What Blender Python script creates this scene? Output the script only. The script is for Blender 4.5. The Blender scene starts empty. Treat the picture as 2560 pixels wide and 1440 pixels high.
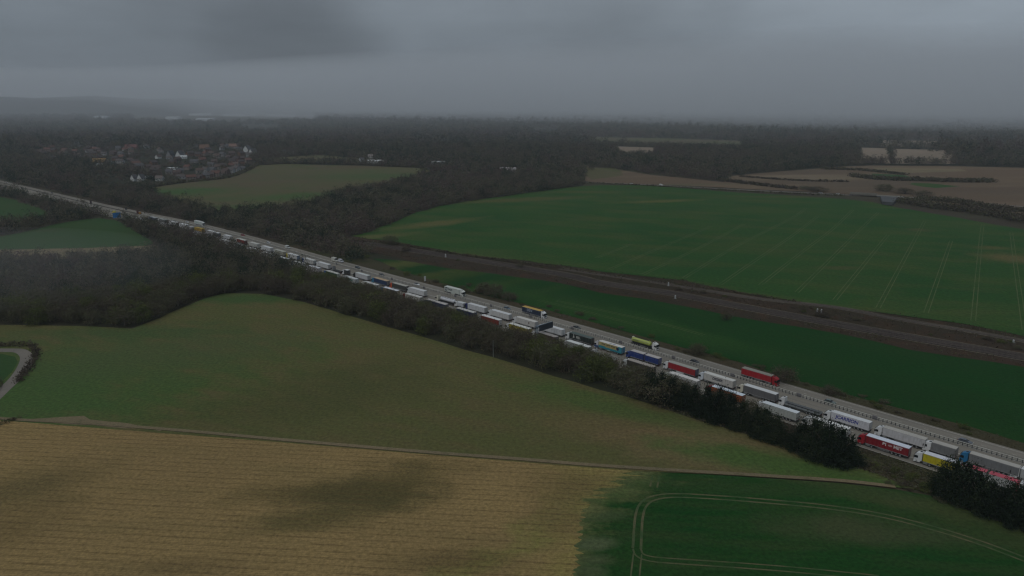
import bpy, bmesh, math, random
import numpy as np
from mathutils import Vector, Matrix
random.seed(7); rng = np.random.default_rng(7)
R = math.radians
SC = bpy.context.scene
COL = SC.collection

# ------------------------------------------------------------------ camera, sky, sun, exposure
FPX, YH, CH = 1850.0, 245.0, 115.0          # focal length in photo pixels, horizon row, camera height (m)
TILT = math.atan((720 - YH) / FPX)
cam = bpy.data.cameras.new('camera'); camo = bpy.data.objects.new('camera', cam); COL.objects.link(camo)
cam.sensor_width = 36; cam.lens = 36 * FPX / 2560
cam.clip_start = 1; cam.clip_end = 60000
camo.location = (0, 0, CH); camo.rotation_euler = (R(90) - TILT, 0, 0)
SC.camera = camo
SUN_EL, SUN_AZ = R(58), R(-150)
w = bpy.data.worlds.new('World'); SC.world = w; w.use_nodes = True
nt = w.node_tree; nt.nodes.clear()
def N(nt, typ, **kw):
    n = nt.nodes.new(typ)
    for k, v in kw.items():
        if k.startswith('i_'):
            key = k[2:]
            key = int(key) if key.isdigit() else key
            n.inputs[key].default_value = v
        else: setattr(n, k, v)
    return n
out = N(nt, 'ShaderNodeOutputWorld'); bg = N(nt, 'ShaderNodeBackground')
sky = N(nt, 'ShaderNodeTexSky', sky_type='NISHITA', sun_disc=False, sun_elevation=SUN_EL, sun_rotation=SUN_AZ, air_density=1.0, dust_density=5.0)
hs = N(nt, 'ShaderNodeHueSaturation'); hs.inputs['Saturation'].default_value = .12
nt.links.new(sky.outputs[0], hs.inputs['Color'])
tc = N(nt, 'ShaderNodeTexCoord'); sx = N(nt, 'ShaderNodeSeparateXYZ'); nt.links.new(tc.outputs['Generated'], sx.inputs[0])
# cloud layer: directions projected on a flat ceiling, then noise
den = N(nt, 'ShaderNodeMath', operation='ADD'); den.inputs[1].default_value = .18; nt.links.new(sx.outputs[2], den.inputs[0])
mx = N(nt, 'ShaderNodeMath', operation='MAXIMUM'); mx.inputs[1].default_value = .05; nt.links.new(den.outputs[0], mx.inputs[0])
dv = N(nt, 'ShaderNodeVectorMath', operation='DIVIDE'); cb = N(nt, 'ShaderNodeCombineXYZ')
for i in range(3): nt.links.new(mx.outputs[0], cb.inputs[i])
nt.links.new(tc.outputs['Generated'], dv.inputs[0]); nt.links.new(cb.outputs[0], dv.inputs[1])
nz = N(nt, 'ShaderNodeTexNoise'); nz.inputs['Scale'].default_value = .8; nz.inputs['Detail'].default_value = 6; nz.inputs['Roughness'].default_value = .55
mp = N(nt, 'ShaderNodeMapping'); mp.inputs['Location'].default_value = (2.3, 1.1, 0); mp.inputs['Scale'].default_value = (1.0, .8, .0)
nt.links.new(dv.outputs[0], mp.inputs[0]); nt.links.new(mp.outputs[0], nz.inputs['Vector'])
mr = N(nt, 'ShaderNodeMapRange'); mr.inputs[1].default_value = .3; mr.inputs[2].default_value = .7; mr.inputs[3].default_value = .84; mr.inputs[4].default_value = 1.15
nt.links.new(nz.outputs[0], mr.inputs[0])
# an overcast sky is brightest overhead
el = N(nt, 'ShaderNodeMapRange'); el.inputs[1].default_value = .0; el.inputs[2].default_value = 1.0; el.inputs[3].default_value = .86; el.inputs[4].default_value = 1.30
nt.links.new(sx.outputs[2], el.inputs[0])
m1 = N(nt, 'ShaderNodeMath', operation='MULTIPLY'); 
def patch(px, py, cosw, gain, prev):
    d = Vector(((px - 1280) / FPX, math.cos(TILT) + (720 - py) / FPX * math.sin(TILT), -math.sin(TILT) + (720 - py) / FPX * math.cos(TILT))).normalized()
    wv = N(nt, 'ShaderNodeTexNoise'); wv.inputs['Scale'].default_value = 6.0; wv.inputs['Detail'].default_value = 4; nt.links.new(tc.outputs['Generated'], wv.inputs['Vector'])
    dp = N(nt, 'ShaderNodeVectorMath', operation='DOT_PRODUCT'); nt.links.new(tc.outputs['Generated'], dp.inputs[0]); dp.inputs[1].default_value = d
    ad = N(nt, 'ShaderNodeMath', operation='MULTIPLY_ADD'); nt.links.new(wv.outputs[0], ad.inputs[0]); ad.inputs[1].default_value = (1 - cosw) * .55; nt.links.new(dp.outputs['Value'], ad.inputs[2])
    mr_ = N(nt, 'ShaderNodeMapRange', interpolation_type='SMOOTHSTEP'); mr_.inputs[1].default_value = cosw + (1 - cosw) * .05; mr_.inputs[2].default_value = 1 + (1 - cosw) * .32; mr_.inputs[3].default_value = 1; mr_.inputs[4].default_value = gain; nt.links.new(ad.outputs[0], mr_.inputs[0])
    mu = N(nt, 'ShaderNodeMath', operation='MULTIPLY'); nt.links.new(prev, mu.inputs[0]); nt.links.new(mr_.outputs[0], mu.inputs[1]); return mu.outputs[0]
sk = patch(745, 190, .9915, .66, mr.outputs[0]); sk = patch(640, 120, .985, .93, sk); sk = patch(2250, 20, .95, 1.42, sk); sk = patch(2560, 300, .98, 1.1, sk); sk = patch(1450, 170, .985, 1.07, sk); sk = patch(150, 20, .98, .93, sk)
nt.links.new(sk, m1.inputs[0]); nt.links.new(el.outputs[0], m1.inputs[1])
mc = N(nt, 'ShaderNodeMix', data_type='RGBA', blend_type='MIX'); mc.inputs[0].default_value = .85
nt.links.new(hs.outputs[0], mc.inputs[6]); mc.inputs[7].default_value = (2.14, 2.56, 3.0, 1)
ms = N(nt, 'ShaderNodeVectorMath', operation='SCALE'); nt.links.new(mc.outputs[2], ms.inputs[0]); nt.links.new(m1.outputs[0], ms.inputs['Scale'])
nt.links.new(ms.outputs[0], bg.inputs[0]); bg.inputs[1].default_value = .091
nt.links.new(bg.outputs[0], out.inputs[0])
sl = bpy.data.lights.new('sun', 'SUN'); sl.energy = .62; sl.angle = R(28); sl.color = (1, .97, .93)
so = bpy.data.objects.new('sun', sl); COL.objects.link(so)
so.rotation_euler = Vector((math.sin(SUN_AZ) * math.cos(SUN_EL), math.cos(SUN_AZ) * math.cos(SUN_EL), math.sin(SUN_EL))).to_track_quat('Z', 'Y').to_euler()
vs = SC.view_settings; vs.view_transform = 'Standard'; vs.look = 'None'; vs.gamma = 1; vs.exposure = 0.0; vs.use_curve_mapping = False
SC.render.engine = 'CYCLES'
cy = SC.cycles; cy.use_denoising = True; cy.pixel_filter_type = 'BLACKMAN_HARRIS'; cy.filter_width = 1.25; cy.max_bounces = 5; cy.diffuse_bounces = 3; cy.glossy_bounces = 2; cy.volume_bounces = 4; cy.max_bounces = 8; cy.transparent_max_bounces = 6
try: cy.denoiser = 'OPENIMAGEDENOISE'
except Exception: pass
HAZE_DENSITY = .00009; FOG_DENSITY = .0010

# ------------------------------------------------------------------ from photo rows/columns to places on the ground
CT, ST = math.cos(TILT), math.sin(TILT)
def P(x, y, z=0.0):
    a = (x - 1280) / FPX; b = -(y - 720) / FPX
    d = (a, CT + b * ST, -ST + b * CT)
    t = (z - CH) / d[2]
    return (d[0] * t, d[1] * t, z)
def proj(p):
    x, y, z = p[0], p[1], p[2] - CH
    dep = y * CT - z * ST; up = y * ST + z * CT
    return (1280 + FPX * x / dep, 720 - FPX * up / dep)
def PA(pts): return np.array([P(*p)[:2] for p in pts])

# ------------------------------------------------------------------ materials
MATS = {}
def lin(c):
    return tuple(c) + (1,) if len(c) == 3 else c
def M(name, col, rough=.7, var=.12, scale=1.5, metal=0.0, spec=.35, dirt=0.0):
    key = (name, tuple(round(v, 4) for v in col), rough)
    if key in MATS: return MATS[key]
    m = bpy.data.materials.new(name); m.use_nodes = True; t = m.node_tree; b = t.nodes['Principled BSDF']
    b.inputs['Roughness'].default_value = rough; b.inputs['Metallic'].default_value = metal; b.inputs['Specular IOR Level'].default_value = spec
    c = N(t, 'ShaderNodeTexCoord'); nz = N(t, 'ShaderNodeTexNoise', i_Scale=scale, i_Detail=5.0)
    t.links.new(c.outputs['Object'], nz.inputs['Vector'])
    mr = N(t, 'ShaderNodeMapRange', i_1=.3, i_2=.7, i_3=1 - var, i_4=1 + var); t.links.new(nz.outputs[0], mr.inputs[0])
    s = N(t, 'ShaderNodeVectorMath', operation='SCALE'); s.inputs[0].default_value = col[:3]; t.links.new(mr.outputs[0], s.inputs['Scale'])
    last = s.outputs[0]
    if dirt:
        mp = N(t, 'ShaderNodeMapping'); mp.inputs['Scale'].default_value = (2.2, 2.2, .35); t.links.new(c.outputs['Object'], mp.inputs[0])
        n2 = N(t, 'ShaderNodeTexNoise', i_Scale=1.3, i_Detail=6.0); t.links.new(mp.outputs[0], n2.inputs['Vector'])
        r2 = N(t, 'ShaderNodeMapRange', i_1=.48, i_2=.75, i_3=0.0, i_4=dirt); t.links.new(n2.outputs[0], r2.inputs[0])
        mm = N(t, 'ShaderNodeMix', data_type='RGBA'); mm.inputs[7].default_value = (.16, .145, .12, 1)
        t.links.new(r2.outputs[0], mm.inputs[0]); t.links.new(last, mm.inputs[6]); last = mm.outputs[2]
    t.links.new(last, b.inputs['Base Color'])
    MATS[key] = m
    return m

def field_mat(name, c1, c2, c3, ang=0.0, stretch=1.0, s1=.012, s2=.07, fine=1.2, fineamp=.3, t3=(.55, .75), rows=None, blobs=(), bands=(), rough=.95, bump=.4, mul=(1, 1, 1)):
    """ground cover: two broad tones, a third patch tone, fine grain, optional drilled rows, placed colour patches and edge bands"""
    m = bpy.data.materials.new(name); m.use_nodes = True; t = m.node_tree; b = t.nodes['Principled BSDF']; L = t.links.new
    b.inputs['Roughness'].default_value = rough; b.inputs['Specular IOR Level'].default_value = .06
    mulc = lambda q: tuple(min(1, q[i] * mul[i]) for i in range(3))
    c1, c2, c3 = mulc(c1), mulc(c2), mulc(c3); blobs = [b_[:5] + (mulc(b_[5]), b_[6]) for b_ in blobs]; bands = [b_[:4] + (mulc(b_[4]), b_[5]) for b_ in bands]
    if rows: rows = rows[:3] + (mulc(rows[3]),)
    c = N(t, 'ShaderNodeTexCoord')
    mp = N(t, 'ShaderNodeMapping', vector_type='TEXTURE'); mp.inputs['Rotation'].default_value = (0, 0, ang); mp.inputs['Scale'].default_value = (stretch, 1, 1); L(c.outputs['Object'], mp.inputs[0])
    def noise(src, sc, det=4.0, ro=.55):
        n = N(t, 'ShaderNodeTexNoise', i_Scale=sc, i_Detail=det, i_Roughness=ro); L(src, n.inputs['Vector']); return n.outputs[0]
    def ramp(src, a, bb, lo=0.0, hi=1.0):
        r = N(t, 'ShaderNodeMapRange', i_1=a, i_2=bb, i_3=lo, i_4=hi); L(src, r.inputs[0]); return r.outputs[0]
    def mix(f, a, bb):
        x = N(t, 'ShaderNodeMix', data_type='RGBA')
        if isinstance(f, float): x.inputs[0].default_value = f
        else: L(f, x.inputs[0])
        for k, v in ((6, a), (7, bb)):
            if isinstance(v, tuple): x.inputs[k].default_value = lin(v)
            else: L(v, x.inputs[k])
        return x.outputs[2]
    def math_(op, a, bb):
        x = N(t, 'ShaderNodeMath', operation=op)
        for k, v in ((0, a), (1, bb)):
            if isinstance(v, (int, float)): x.inputs[k].default_value = v
            else: L(v, x.inputs[k])
        return x.outputs[0]
    n1 = noise(c.outputs['Object'], s1, 5.0); n2 = noise(mp.outputs[0], s2, 6.0, .6); n3 = noise(c.outputs['Object'], fine, 5.0, .72)
    col = mix(ramp(n1, .38, .62), c1, c2)
    col = mix(ramp(n2, t3[0], t3[1], 0, .85), col, c3)
    warp = noise(c.outputs['Object'], .09, 5.0, .65)
    for (q1, q2, d0, d1, cc, st) in bands:
        a = np.array(P(*q1)[:2]); bb = np.array(P(*q2)[:2]); dd = bb - a; dd /= np.linalg.norm(dd); nn = np.array([dd[1], -dd[0]])
        dt = N(t, 'ShaderNodeVectorMath', operation='DOT_PRODUCT'); L(c.outputs['Object'], dt.inputs[0]); dt.inputs[1].default_value = (nn[0], nn[1], 0)
        v = math_('SUBTRACT', dt.outputs['Value'], float(nn @ a)); v = math_('ADD', v, math_('MULTIPLY', math_('SUBTRACT', warp, .5), abs(d1 - d0) * 2.6)); v = math_('ADD', v, math_('MULTIPLY', math_('SUBTRACT', n2, .5), abs(d1 - d0) * 2.2))
        v = math_('ABSOLUTE', v, 0)
        col = mix(ramp(v, d0, d1, st, 0.0), col, cc)
    for (px, py, rx, ry, an, cc, st) in blobs:
        p = P(px, py)
        g = N(t, 'ShaderNodeMapping', vector_type='TEXTURE'); g.inputs['Location'].default_value = (p[0], p[1], 0); g.inputs['Rotation'].default_value = (0, 0, an); g.inputs['Scale'].default_value = (rx, ry, 1)
        L(c.outputs['Object'], g.inputs[0])
        ln = N(t, 'ShaderNodeVectorMath', operation='LENGTH'); L(g.outputs[0], ln.inputs[0])
        v = math_('ADD', ln.outputs['Value'], math_('MULTIPLY', math_('SUBTRACT', n2, .5), 1.6))
        v = math_('ADD', v, math_('MULTIPLY', math_('SUBTRACT', warp, .5), 1.2))
        col = mix(ramp(v, .3, 1.15, st, 0.0), col, cc)
    h = n3
    if rows:
        ra, sp, dark, cr = rows
        g = N(t, 'ShaderNodeMapping', vector_type='TEXTURE'); g.inputs['Rotation'].default_value = (0, 0, ra); L(c.outputs['Object'], g.inputs[0])
        sp_ = N(t, 'ShaderNodeSeparateXYZ'); L(g.outputs[0], sp_.inputs[0])
        gx = N(t, 'ShaderNodeMapping'); gx.inputs['Scale'].default_value = (.22, .8, 1); L(g.outputs[0], gx.inputs[0])
        br = noise(gx.outputs[0], .5, 5.0, .65)
        ph = math_('ADD', math_('MULTIPLY', sp_.outputs[1], 2 * math.pi / sp), math_('MULTIPLY', br, 1.5))
        sn = math_('SINE', ph, 0)
        f = math_('MULTIPLY', ramp(sn, .45, 1.0), ramp(br, .38, .58, .1, 1.0))
        ph2 = math_('SINE', math_('MULTIPLY', sp_.outputs[1], 2 * math.pi / (sp * .27)), 0)
        f2 = ramp(ph2, -.2, 1.0, 0.0, dark * .35)
        col = mix(math_('MULTIPLY', f, dark), col, cr); col = mix(f2, col, cr)
    g = ramp(n3, .25, .75, 1 - fineamp, 1 + fineamp)
    sc = N(t, 'ShaderNodeVectorMath', operation='SCALE'); L(col, sc.inputs[0]); L(g, sc.inputs['Scale'])
    L(sc.outputs[0], b.inputs['Base Color'])
    if bump:
        bp = N(t, 'ShaderNodeBump', i_Strength=bump, i_Distance=.4); L(n3, bp.inputs['Height']); L(bp.outputs[0], b.inputs['Normal'])
    return m

# ------------------------------------------------------------------ object helpers
def tag(o, label=None, cat=None, group=None, kind=None):
    if label: o['label'] = label
    if cat: o['category'] = cat
    if group: o['group'] = group
    if kind: o['kind'] = kind
    return o
def link(name, me, parent=None, loc=None, rot=None):
    o = bpy.data.objects.new(name, me); COL.objects.link(o)
    if parent is not None: o.parent = parent
    if loc is not None: o.location = loc
    if rot is not None: o.rotation_euler = rot
    return o
def empty(name, loc, rz=0.0):
    o = bpy.data.objects.new(name, None); COL.objects.link(o); o.location = loc; o.rotation_euler = (0, 0, rz); o.empty_display_size = .5
    return o
class MB:
    def __init__(s): s.v = []; s.f = []; s.mi = []; s.mats = []
    def _m(s, m):
        if m not in s.mats: s.mats.append(m)
        return s.mats.index(m)
    def add(s, vs, fs, m):
        k = len(s.v); s.v += [tuple(v) for v in vs]; i = s._m(m)
        for f in fs: s.f.append([k + a for a in f]); s.mi.append(i)
        return s
    def box(s, x0, x1, y0, y1, z0, z1, m):
        v = [(x, y, z) for z in (z0, z1) for y in (y0, y1) for x in (x0, x1)]
        return s.add(v, [(0, 2, 3, 1), (4, 5, 7, 6), (0, 1, 5, 4), (2, 6, 7, 3), (0, 4, 6, 2), (1, 3, 7, 5)], m)
    def prof(s, pts, m):
        """closed side profile [(x, z, halfwidth)] extruded symmetrically across y, one quad strip plus two caps"""
        n = len(pts); v = [(x, h, z) for x, z, h in pts] + [(x, -h, z) for x, z, h in pts]
        fs = [(i, (i + 1) % n, n + (i + 1) % n, n + i) for i in range(n)]
        fs += [tuple(range(n))[::-1], tuple(range(n, 2 * n))]
        return s.add(v, fs, m)
    def cyl(s, p0, p1, r0, r1, m, n=12):
        p0 = Vector(p0); p1 = Vector(p1); d = (p1 - p0).normalized()
        a = d.orthogonal().normalized(); b = d.cross(a)
        v = []
        for p, r in ((p0, r0), (p1, r1)):
            for i in range(n):
                t = 2 * math.pi * i / n; v.append(p + a * (r * math.cos(t)) + b * (r * math.sin(t)))
        fs = [(i, (i + 1) % n, n + (i + 1) % n, n + i) for i in range(n)] + [tuple(range(n))[::-1], tuple(range(n, 2 * n))]
        return s.add(v, fs, m)
    def mesh(s, name, smooth=False, bevel=0.0):
        me = bpy.data.meshes.new(name); me.from_pydata(s.v, [], s.f)
        for m in s.mats: me.materials.append(m)
        me.polygons.foreach_set('material_index', s.mi)
        bm = bmesh.new(); bm.from_mesh(me)
        bmesh.ops.recalc_face_normals(bm, faces=bm.faces)
        if bevel: bmesh.ops.bevel(bm, geom=list(bm.edges), offset=bevel, segments=2, affect='EDGES')
        bm.to_mesh(me); bm.free()
        if smooth: me.polygons.foreach_set('use_smooth', [True] * len(me.polygons))
        me.update(); return me
def poly_sheet(name, pts2, z, mat, kind='structure', jitter=0.0, step=12.0, parent=None):
    """a flat sheet on the ground, its outline subdivided and slightly uneven"""
    pts = []
    n = len(pts2)
    for i in range(n):
        a = np.array(pts2[i]); b = np.array(pts2[(i + 1) % n]); L = np.linalg.norm(b - a)
        st = max(step, .012 * min(np.linalg.norm(a), np.linalg.norm(b)))
        k = int(min(60, max(1, L / st)))
        nn = np.array([-(b - a)[1], (b - a)[0]]) / max(L, 1e-6)
        off = 0
        for j in range(k):
            off = .6 * off + rng.normal() * jitter if j else 0
            q = a + (b - a) * j / k + nn * off; pts.append((q[0], q[1], z))
    from mathutils.geometry import tessellate_polygon
    tr = tessellate_polygon([[Vector(p) for p in pts]])
    fs = []
    for f in tr:
        a, b, c = (Vector(pts[i]) for i in f)
        fs.append(f if (b - a).cross(c - a).z > 0 else f[::-1])
    me = bpy.data.meshes.new(name); me.from_pydata(pts, [], [tuple(f) for f in fs]); me.materials.append(mat); me.update()
    o = link(name, me, parent)
    if kind: o['kind'] = kind
    return o
def ribbon_mesh(name, line, width, z, mat, offs=(0.0,)):
    v = []; f = []
    line = np.array(line)
    t = np.gradient(line, axis=0); t /= np.linalg.norm(t, axis=1)[:, None]; nn = np.stack([t[:, 1], -t[:, 0]], 1)
    for o in offs:
        k = len(v)
        for i in range(len(line)):
            for sd in (-1, 1):
                q = line[i] + nn[i] * (o + sd * width / 2); v.append((q[0], q[1], z))
        for i in range(len(line) - 1):
            a = k + 2 * i; f.append((a, a + 1, a + 3, a + 2))
    me = bpy.data.meshes.new(name); me.from_pydata(v, [], f); me.materials.append(mat)
    bm = bmesh.new(); bm.from_mesh(me)
    for fc in bm.faces:
        fc.normal_update()
        if fc.normal.z < 0: fc.normal_flip()
    bm.to_mesh(me); bm.free(); me.update(); return me
def smooth_line(pts, n=8):
    """Catmull-Rom through world points"""
    p = np.array(pts, float); p = np.vstack([2 * p[0] - p[1], p, 2 * p[-1] - p[-2]]); o = []
    for i in range(1, len(p) - 2):
        for k in range(n):
            t = k / n
            o.append(.5 * ((2 * p[i]) + (-p[i - 1] + p[i + 1]) * t + (2 * p[i - 1] - 5 * p[i] + 4 * p[i + 1] - p[i + 2]) * t * t + (-p[i - 1] + 3 * p[i] - 3 * p[i + 1] + p[i + 2]) * t ** 3))
    o.append(p[-2]); return np.array(o)
def inside(pts, poly):
    x, y = pts[:, 0], pts[:, 1]; r = np.zeros(len(pts), bool); n = len(poly); j = n - 1
    for i in range(n):
        xi, yi = poly[i]; xj, yj = poly[j]
        c = ((yi > y) != (yj > y)) & (x < (xj - xi) * (y - yi) / (yj - yi + 1e-12) + xi)
        r ^= c; j = i
    return r

# ------------------------------------------------------------------ the motorway's line
BAR = [(2560,1157),(2190,1050),(1980,987),(1892,959),(1720,904),(1600,873),(1489,840),(1370,805),(1304,786),(1169,750),(1012,710),(828,658),(605,593),(508,567),(357,544),(267,526),(157,494),(129,484),(0,456)]
_B = np.array([P(x, y, .3)[:2] for x, y in BAR]); RD = _B[11] - _B[0]; RD /= np.linalg.norm(RD); RN = np.array([RD[1], -RD[0]])
_s = (_B - _B[0]) @ RD; _n = (_B - _B[0]) @ RN
_ks = np.arange(-400.0, 3000.0, 5.0)
_kn = np.interp(_ks, [-400, 0, 46, 79, 94, 129, 154, 182, 214, 234, 277, 334, 421, 564, 640, 700, 735, 813, 962, 1014, 1208, 1500, 3000], [-8, 0, .6, 1.6, 2.3, 3.8, 4.1, 4.4, 4.6, 4.6, 3.6, 1.7, .4, .2, -2.4, -7, -12, -21.5, -33.5, -37, -51, -74, -200])
_g = np.exp(-.5 * (np.arange(-14, 15) * 5 / 24.0) ** 2); _g /= _g.sum(); _kn = np.convolve(np.pad(_kn, 14, mode='edge'), _g, 'valid')
def axis_n(s): return np.interp(s, _ks, _kn)
def C(s, n=0.0):
    q = _B[0] + RD * s + RN * (axis_n(s) + n); return q
def solve_s(px, n, z):
    lo, hi = -80.0, 1500.0
    for _ in range(50):
        m = (lo + hi) / 2; q = C(m, n)
        if proj((q[0], q[1], z))[0] > px: lo = m
        else: hi = m
    return (lo + hi) / 2
LANE_A, LANE_B, LANE_O = -12.8, -23.5, 4.0
EOF_MARK = 0
# ------------------------------------------------------------------ ground and fields
ASPHANG0 = math.atan2(RD[1], RD[0])
ROWA = math.atan2(*(np.array(P(1280, 1243)[:2]) - np.array(P(0, 1185)[:2]))[::-1])
MANG = math.atan2(*(np.array(P(1500, 1010)[:2]) - np.array(P(800, 900)[:2]))[::-1])
TANc, SOIL = (.17, .125, .07), (.05, .035, .022)
G_base = field_mat('rough_land', (.060, .058, .034), (.052, .040, .030), (.035, .038, .022), s1=.004, s2=.03, fine=.5)
G_litter = field_mat('wood_floor', (.034, .030, .021), (.028, .032, .018), (.05, .04, .03), s1=.01, s2=.08, fine=.8)
G_meadow = field_mat('meadow_grass', (.066, .079, .032), (.056, .077, .028), (.076, .077, .036), ang=MANG, stretch=2.5, s1=.010, s2=.10, fine=.7, fineamp=.42, t3=(.46, .70), blobs=[
    (150, 940, 110, 60, .2, (.035, .082, .022), .75), (40, 1000, 70, 60, 0, (.032, .080, .024), .7), (420, 880, 70, 40, .3, (.050, .072, .034), .5), (500, 545, 60, 50, 0, (.05, .07, .03), .4),
    (1780, 1120, 36, 18, -.3, (.125, .105, .062), .7), (1620, 1090, 50, 14, -.4, (.10, .088, .045), .6), (1900, 1150, 40, 12, -.4, (.032, .085, .022), .75), (1500, 1010, 60, 10, -.6, (.035, .085, .022), .55), (2100, 1190, 50, 10, -.4, (.035, .085, .022), .6),
    (780, 1000, 60, 24, .4, (.046, .060, .024), .6), (900, 930, 40, 18, .4, (.046, .060, .024), .5), (640, 745, 70, 14, .1, (.030, .075, .024), .8), (300, 832, 60, 16, .1, (.034, .07, .026), .7), (1780, 1010, 40, 18, 0, (.05, .06, .03), .3)], mul=(1.52, 1.22, 1.15))
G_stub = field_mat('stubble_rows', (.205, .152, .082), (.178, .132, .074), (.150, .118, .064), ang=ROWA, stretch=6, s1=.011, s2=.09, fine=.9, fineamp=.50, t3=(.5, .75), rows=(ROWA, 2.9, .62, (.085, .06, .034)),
    blobs=[(900, 1235, 26, 17, .25, (.045, .046, .024), .85), (1000, 1195, 22, 10, .3, (.075, .065, .032), .6), (690, 1235, 18, 8, .1, (.08, .068, .034), .6), (800, 1290, 26, 8, .3, (.07, .065, .032), .6), (1130, 1400, 20, 6, 0, (.08, .065, .035), .6), (60, 1220, 26, 16, .5, (.075, .066, .036), .7), (20, 1320, 20, 12, .5, (.09, .07, .036), .5), (1440, 1215, 16, 12, 0, (.105, .085, .046), .7), (1400, 1290, 12, 12, 0, (.115, .09, .05), .6), (440, 1420, 20, 5, 0, (.09, .07, .04), .5)],  # darker ragged blotches set at chosen spots in the field colour
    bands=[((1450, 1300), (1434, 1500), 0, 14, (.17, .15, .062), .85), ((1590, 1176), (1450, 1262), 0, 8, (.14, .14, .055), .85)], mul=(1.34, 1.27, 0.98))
G_wheat = field_mat('wheat_shoots', (.014, .058, .017), (.022, .064, .019), (.056, .066, .030), ang=ROWA, stretch=6, s1=.016, s2=.12, fine=.8, fineamp=.46, t3=(.42, .74),
    blobs=[(2130, 1320, 26, 9, -.05, (.095, .08, .05), .75), (2300, 1345, 24, 5, -.1, (.08, .075, .045), .6), (1500, 1355, 6, 3.5, 0, (.13, .12, .08), .9), (1480, 1365, 4, 3, 0, (.13, .12, .08), .9), (1520, 1290, 8, 3, .2, (.1, .1, .06), .7), (1495, 1400, 6, 3, 0, (.12, .11, .07), .8), (1480, 1430, 5, 3, 0, (.12, .11, .07), .8), (1570, 1225, 13, 4, .6, (.11, .12, .055), .7), (2420, 1290, 50, 6, -.5, (.10, .085, .045), .7), (2250, 1245, 40, 5, -.35, (.08, .078, .04), .7), (1900, 1225, 60, 4, -.06, (.05, .07, .03), .6), (2560, 1360, 40, 8, -.6, (.085, .075, .04), .5)],
    bands=[((1590, 1176), (1450, 1262), 0, 12, (.20, .15, .085), .9), ((1450, 1300), (1434, 1500), 0, 4.5, (.20, .15, .085), .8)], mul=(0.62, 0.86, 0.60))
G_east = field_mat('winter_wheat', (.020, .066, .022), (.030, .074, .024), (.065, .078, .034), s1=.012, s2=.035, fine=.5, fineamp=.42, t3=(.44, .74), ang=MANG, stretch=3, blobs=[
    (2530, 645, 26, 22, 0, (.13, .10, .06), .8), (2480, 620, 16, 9, 0, (.12, .095, .055), .6), (1650, 503, 60, 12, .25, (.12, .105, .05), .7), (1590, 470, 22, 8, 0, (.055, .045, .03), .8), (1290, 500, 110, 20, .3, (.095, .085, .045), .75), (1080, 560, 60, 16, .7, (.12, .10, .055), .8), (960, 590, 40, 14, .5, (.11, .10, .055), .8), (1180, 640, 80, 10, -.5, (.085, .085, .04), .7), (1470, 480, 60, 15, 0, (.085, .08, .045), .6), (2440, 780, 30, 8, 0, (.08, .08, .04), .4), (2100, 670, 20, 7, 0, (.085, .075, .045), .6), (2300, 575, 14, 10, 0, (.09, .075, .05), .6), (2000, 492, 120, 10, 0, (.08, .075, .045), .7), (1650, 712, 90, 8, -.45, (.075, .09, .035), .6)], mul=(0.95, 1.02, 0.68))
G_strip = field_mat('dark_wheat', (.013, .060, .018), (.017, .056, .020), (.034, .060, .024), s1=.014, s2=.07, fine=.7, fineamp=.40, ang=ASPHANG0, stretch=5, t3=(.45, .78), blobs=[
    (1000, 660, 50, 16, .7, (.14, .105, .055), .85), (1120, 690, 60, 14, .75, (.075, .08, .032), .85), (1230, 715, 40, 12, .75, (.06, .08, .03), .7), (1060, 690, 40, 8, .75, (.11, .09, .045), .6), (1350, 730, 40, 8, .75, (.05, .075, .03), .5), (1480, 780, 90, 20, -.78, (.045, .085, .03), .7), (1700, 830, 80, 14, -.78, (.04, .08, .028), .5), (2350, 1000, 60, 20, -.78, (.02, .05, .02), .6)], mul=(0.56, 0.80, 0.46))
G_far1 = field_mat('old_pasture', (.070, .080, .034), (.078, .070, .040), (.042, .080, .026), s1=.006, s2=.02, fine=.4, fineamp=.2, t3=(.5, .75), blobs=[(430, 480, 90, 50, .3, (.032, .085, .022), .9), (760, 490, 90, 40, .5, (.035, .085, .022), .75), (1000, 440, 200, 60, .1, (.04, .08, .024), .7), (560, 520, 90, 30, 0, (.04, .08, .024), .7)], mul=(1.3, 1.15, 1.2))
G_left = field_mat('left_pasture', (.028, .072, .022), (.040, .072, .024), (.05, .062, .028), s1=.008, s2=.03, fine=.6, fineamp=.24)
G_brown = field_mat('bare_plough', (.105, .070, .048), (.088, .064, .048), (.145, .105, .072), s1=.003, s2=.012, fine=.3, fineamp=.2, ang=.1, stretch=4, t3=(.5, .72), blobs=[(2100, 445, 160, 30, .1, (.15, .115, .08), .7), (2380, 470, 120, 40, 0, (.085, .055, .04), .6), (1980, 440, 120, 22, .1, (.16, .12, .085), .7), (1700, 462, 120, 12, .1, (.075, .075, .045), .7), (2500, 510, 90, 25, -.1, (.13, .09, .065), .6)], mul=(1.25, 1.3, 1.2))
G_pale = field_mat('pale_stubble', (.24, .19, .14), (.20, .16, .12), (.17, .14, .10), s1=.004, s2=.02, fine=.3, fineamp=.15)
G_tan = field_mat('dead_grass', (.190, .150, .090), (.15, .125, .075), (.10, .095, .05), s1=.02, s2=.2, fine=1.2, fineamp=.35)
G_verge = field_mat('rough_verge', (.048, .050, .024), (.062, .048, .030), (.030, .036, .018), s1=.03, s2=.18, fine=1.2, fineamp=.4, bump=.8)
G_rail = field_mat('rail_bank', (.075, .055, .042), (.058, .050, .034), (.100, .058, .038), s1=.012, s2=.09, fine=1.2, fineamp=.38, t3=(.5, .7), mul=(0.6, 0.58, 0.52))
G_ballast = field_mat('ballast', (.050, .042, .040), (.040, .035, .034), (.065, .052, .046), s1=.02, s2=.2, fine=1.0, fineamp=.3, mul=(0.42, 0.42, 0.42))
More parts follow.
